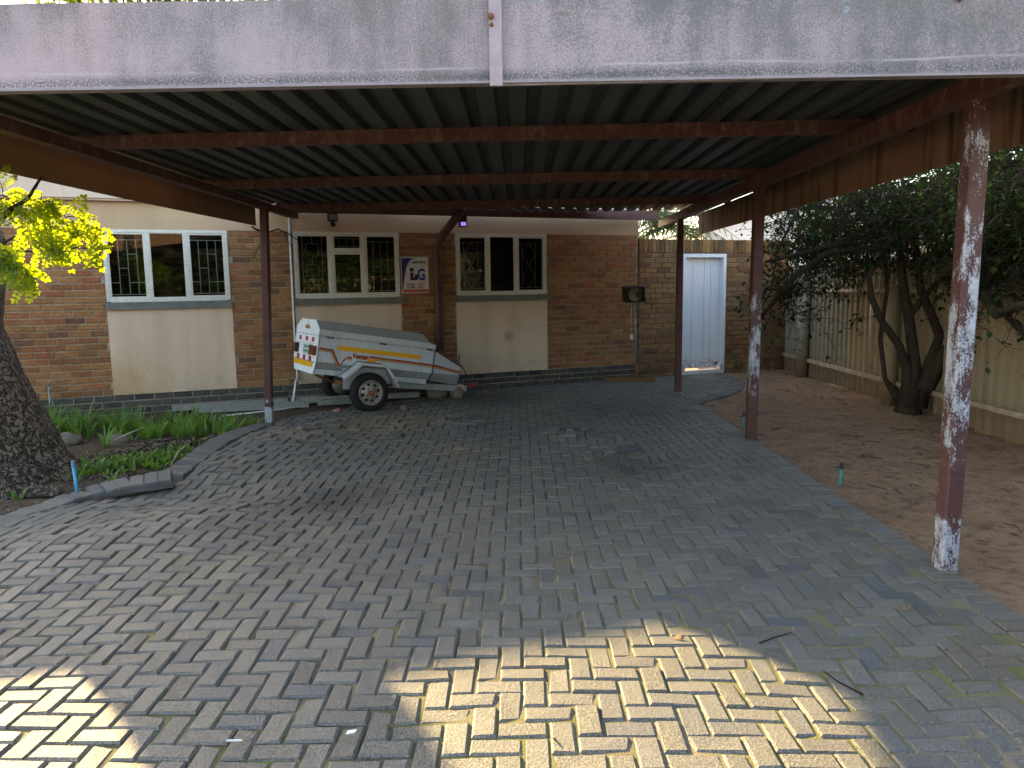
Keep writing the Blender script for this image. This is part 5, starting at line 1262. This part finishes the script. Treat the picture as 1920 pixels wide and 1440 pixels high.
# ------------------------------------------------------------------ beyond the garden wall
rt = random.Random(31)
pm = empty('palm', (3.2, 16.3, 0), 'green palm showing over the garden wall left of the white door', 'palm')
b = MB(); b.tube([(3.2, 16.3, -.2), (3.2, 16.3, 1.4), (3.2, 16.3, 2.5)], [.18, .16, .16], 12); b.build('trunk', 'bark', pm)
fr = MB()
for i in range(70):
    a = rt.uniform(0, 6.283); el = rt.uniform(-.2, 1.3); d = V((math.cos(a) * math.cos(el), math.sin(a) * math.cos(el), math.sin(el))); p = V((3.2, 16.3, 2.75)); ln = rt.uniform(.9, 1.6); r = rt.random() * .7; prev = p
    for k in range(9):
        t = (k + 1) / 9; q = p + d * ln * t - UP * ln * .55 * t * t; s_ = (q - prev).cross(UP).normalized()
        fr.bar(prev, q, .012, .012)
        for sg_ in (-1, 1): leaf_quad(fr, q, s_ * sg_ + (q - prev).normalized() * .8 - UP * .5, UP, .34, .028, min(1, r + rt.random() * .3), .3)
        prev = q
tag(fr.build('fronds', 'palm', pm), kind='stuff')
nb_ = empty('white_outbuilding', (5.5, 19, 0), 'white gabled outbuilding seen over the garden wall by the door', 'building')
b = MB(); b.prism([(4.55, 19, 0), (9.5, 19, 0), (9.5, 19, 3.9), (6.9, 19, 3.62), (4.62, 19, 2.93), (4.55, 19, 2.85)], (0, .2, 0)); b.box(4.55, 4.75, 19.2, 24, 0, 2.85); b.build('wall', 'neigh_white', nb_)
b = MB(); b.obox((4.3, 18.75, 2.87), (5.2, 0, 1.52), (0, 6, 0), (0, 0, .06)); b.build('roof', 'roof_tile', nb_)
nh = empty('neighbour_house', (10, 18, 0), 'sunlit cream neighbouring house behind the fence and tree', 'house')
b = MB(); b.box(9.6, 9.8, -4, 26, 0, 3.7); b.box(9.8, 16, 25.8, 26, 0, 3.7); b.box(9.8, 16, -4, -3.8, 0, 3.7); b.build('wall', 'neigh_cream', nh)
b = MB(); b.obox((9.2, -4.4, 3.7), (0, 30.8, 0), (7.5, 0, 1.6), (0, 0, .1)); b.build('roof', 'roof_tile', nh)
def bg_tree(x, y, h, r, label, dens=1.0, mat='leaf_mid'):
    e = empty('background_tree', (x, y, 0), label, 'tree', 'trees around the yard')
    b = MB(); b.tube([(x, y, -.3), (x + .1, y, h * .35), (x, y + .1, h * .6)], [.22, .16, .10], 8)
    cs = []
    for i in range(int(26 * dens)):
        d = rand_dir(rt); c = V((x, y, h * .68)) + V((d.x * r, d.y * r, d.z * h * .32)) * rt.uniform(.4, 1); cs.append(c); b.tube([V((x, y, h * .45)), V((x, y, h * .5)).lerp(c, .6), c], [.06, .03, .01], 5)
    b.build('trunk', 'bark', e); lv = MB()
    for c in cs:
        for _ in range(85):
            q = c + rand_dir(rt) * r * .42 * rt.random() ** .4; leaf_quad(lv, q, rand_dir(rt) - UP * .3, UP, rt.uniform(.14, .28), rt.uniform(.08, .16), rt.random())
    tag(lv.build('crown', mat, e), kind='stuff')
for x, y, h, r, lb in [(-9.2, 21, 10.5, 2.3, 'tree above the roof at the far left top edge'), (-5.9, 23, 11, 2.0, 'second yellow-green tree top above the fascia, left of centre'), (2.5, 26, 8, 2.4, 'tree behind the palm beyond the garden wall')]: bg_tree(x, y, h, r, lb)
for x, y, h, r, lb in [(-9.6, 19.5, 11, 2.2, 'tall dense tree added behind the house roof to block sun, leftmost of its row'), (-6.6, 20, 11, 2.2, 'tall dense tree added behind the house roof to block sun, second of its row'), (-3.7, 19.5, 11, 2.2, 'tall dense tree added behind the house roof to block sun, third of its row'), (-.8, 20, 10, 2.2, 'tall dense tree added behind the house roof to block sun, nearest the garden wall')]: bg_tree(x, y, h, r, lb, 1.9, 'leaf_mid')  # row added to keep low sun off the right-hand foliage
# the yard behind the camera, seen only as reflections in the windows
for x, y, h, r, lb in [(-3.2, -8, 4.6, 1.5, 'leafy tree behind the camera mirrored in the left window')]: bg_tree(x, y, h, r, lb, 1.0, 'leaf_mid')
hd = empty('hedge', (2, -12, 0), 'tall dark hedge added behind the camera to darken the window reflections', 'hedge'); b = MB()  # added out of view so the panes mirror something dark
for i in range(9000):
    x = rt.uniform(-9, 18); leaf_quad(b, V((x, -12 + rt.gauss(0, .5), rt.random() ** .8 * (4.6 + .9 * math.sin(x * .9) + .5 * math.sin(x * 2.3)))), rand_dir(rt), UP, rt.uniform(.22, .42), rt.uniform(.12, .22), rt.random())
tag(b.build('foliage', 'leaf_dark', hd), kind='stuff'); b = MB(); b.box(-9, 18, -12.4, -12.0, -.1, 3.6); b.build('hedge_core', 'twig', hd)
shb = empty('shrub', (4.5, -1, 0), 'leafy shrub added beside the camera to hide the sunlit fence from the middle window', 'shrub'); b = MB()  # added out of view to dim the fence mirrored in the glass
for i in range(3600): leaf_quad(b, V((rt.gauss(4.55, .16), rt.uniform(-4.5, 2.8), rt.uniform(0, 2.3))), rand_dir(rt), UP, rt.uniform(.12, .2), rt.uniform(.07, .11), rt.random())
tag(b.build('foliage', 'leaf_dark', shb), kind='stuff')
for i in range(9):
    y_ = -4 + i * .8; b = MB(); b.tube([(4.6, y_, -.1), (4.55, y_ + .1, 1.0), (4.6, y_, 2.1)], [.04, .03, .015], 6); b.build('stem', 'bark', shb)
bwl = empty('street_wall', (0, -15.5, 0), 'brick street wall behind the camera, mirrored in the windows', 'wall')
b = MB(); b.box(-16, 16, -15.7, -15.5, -.1, 1.9); b.build('wall', plain('street_brick', (.34, .19, .11), .85, .2, .2, 6), bwl)
for o in bpy.data.objects:
    if '_o' in o: del o['_o']
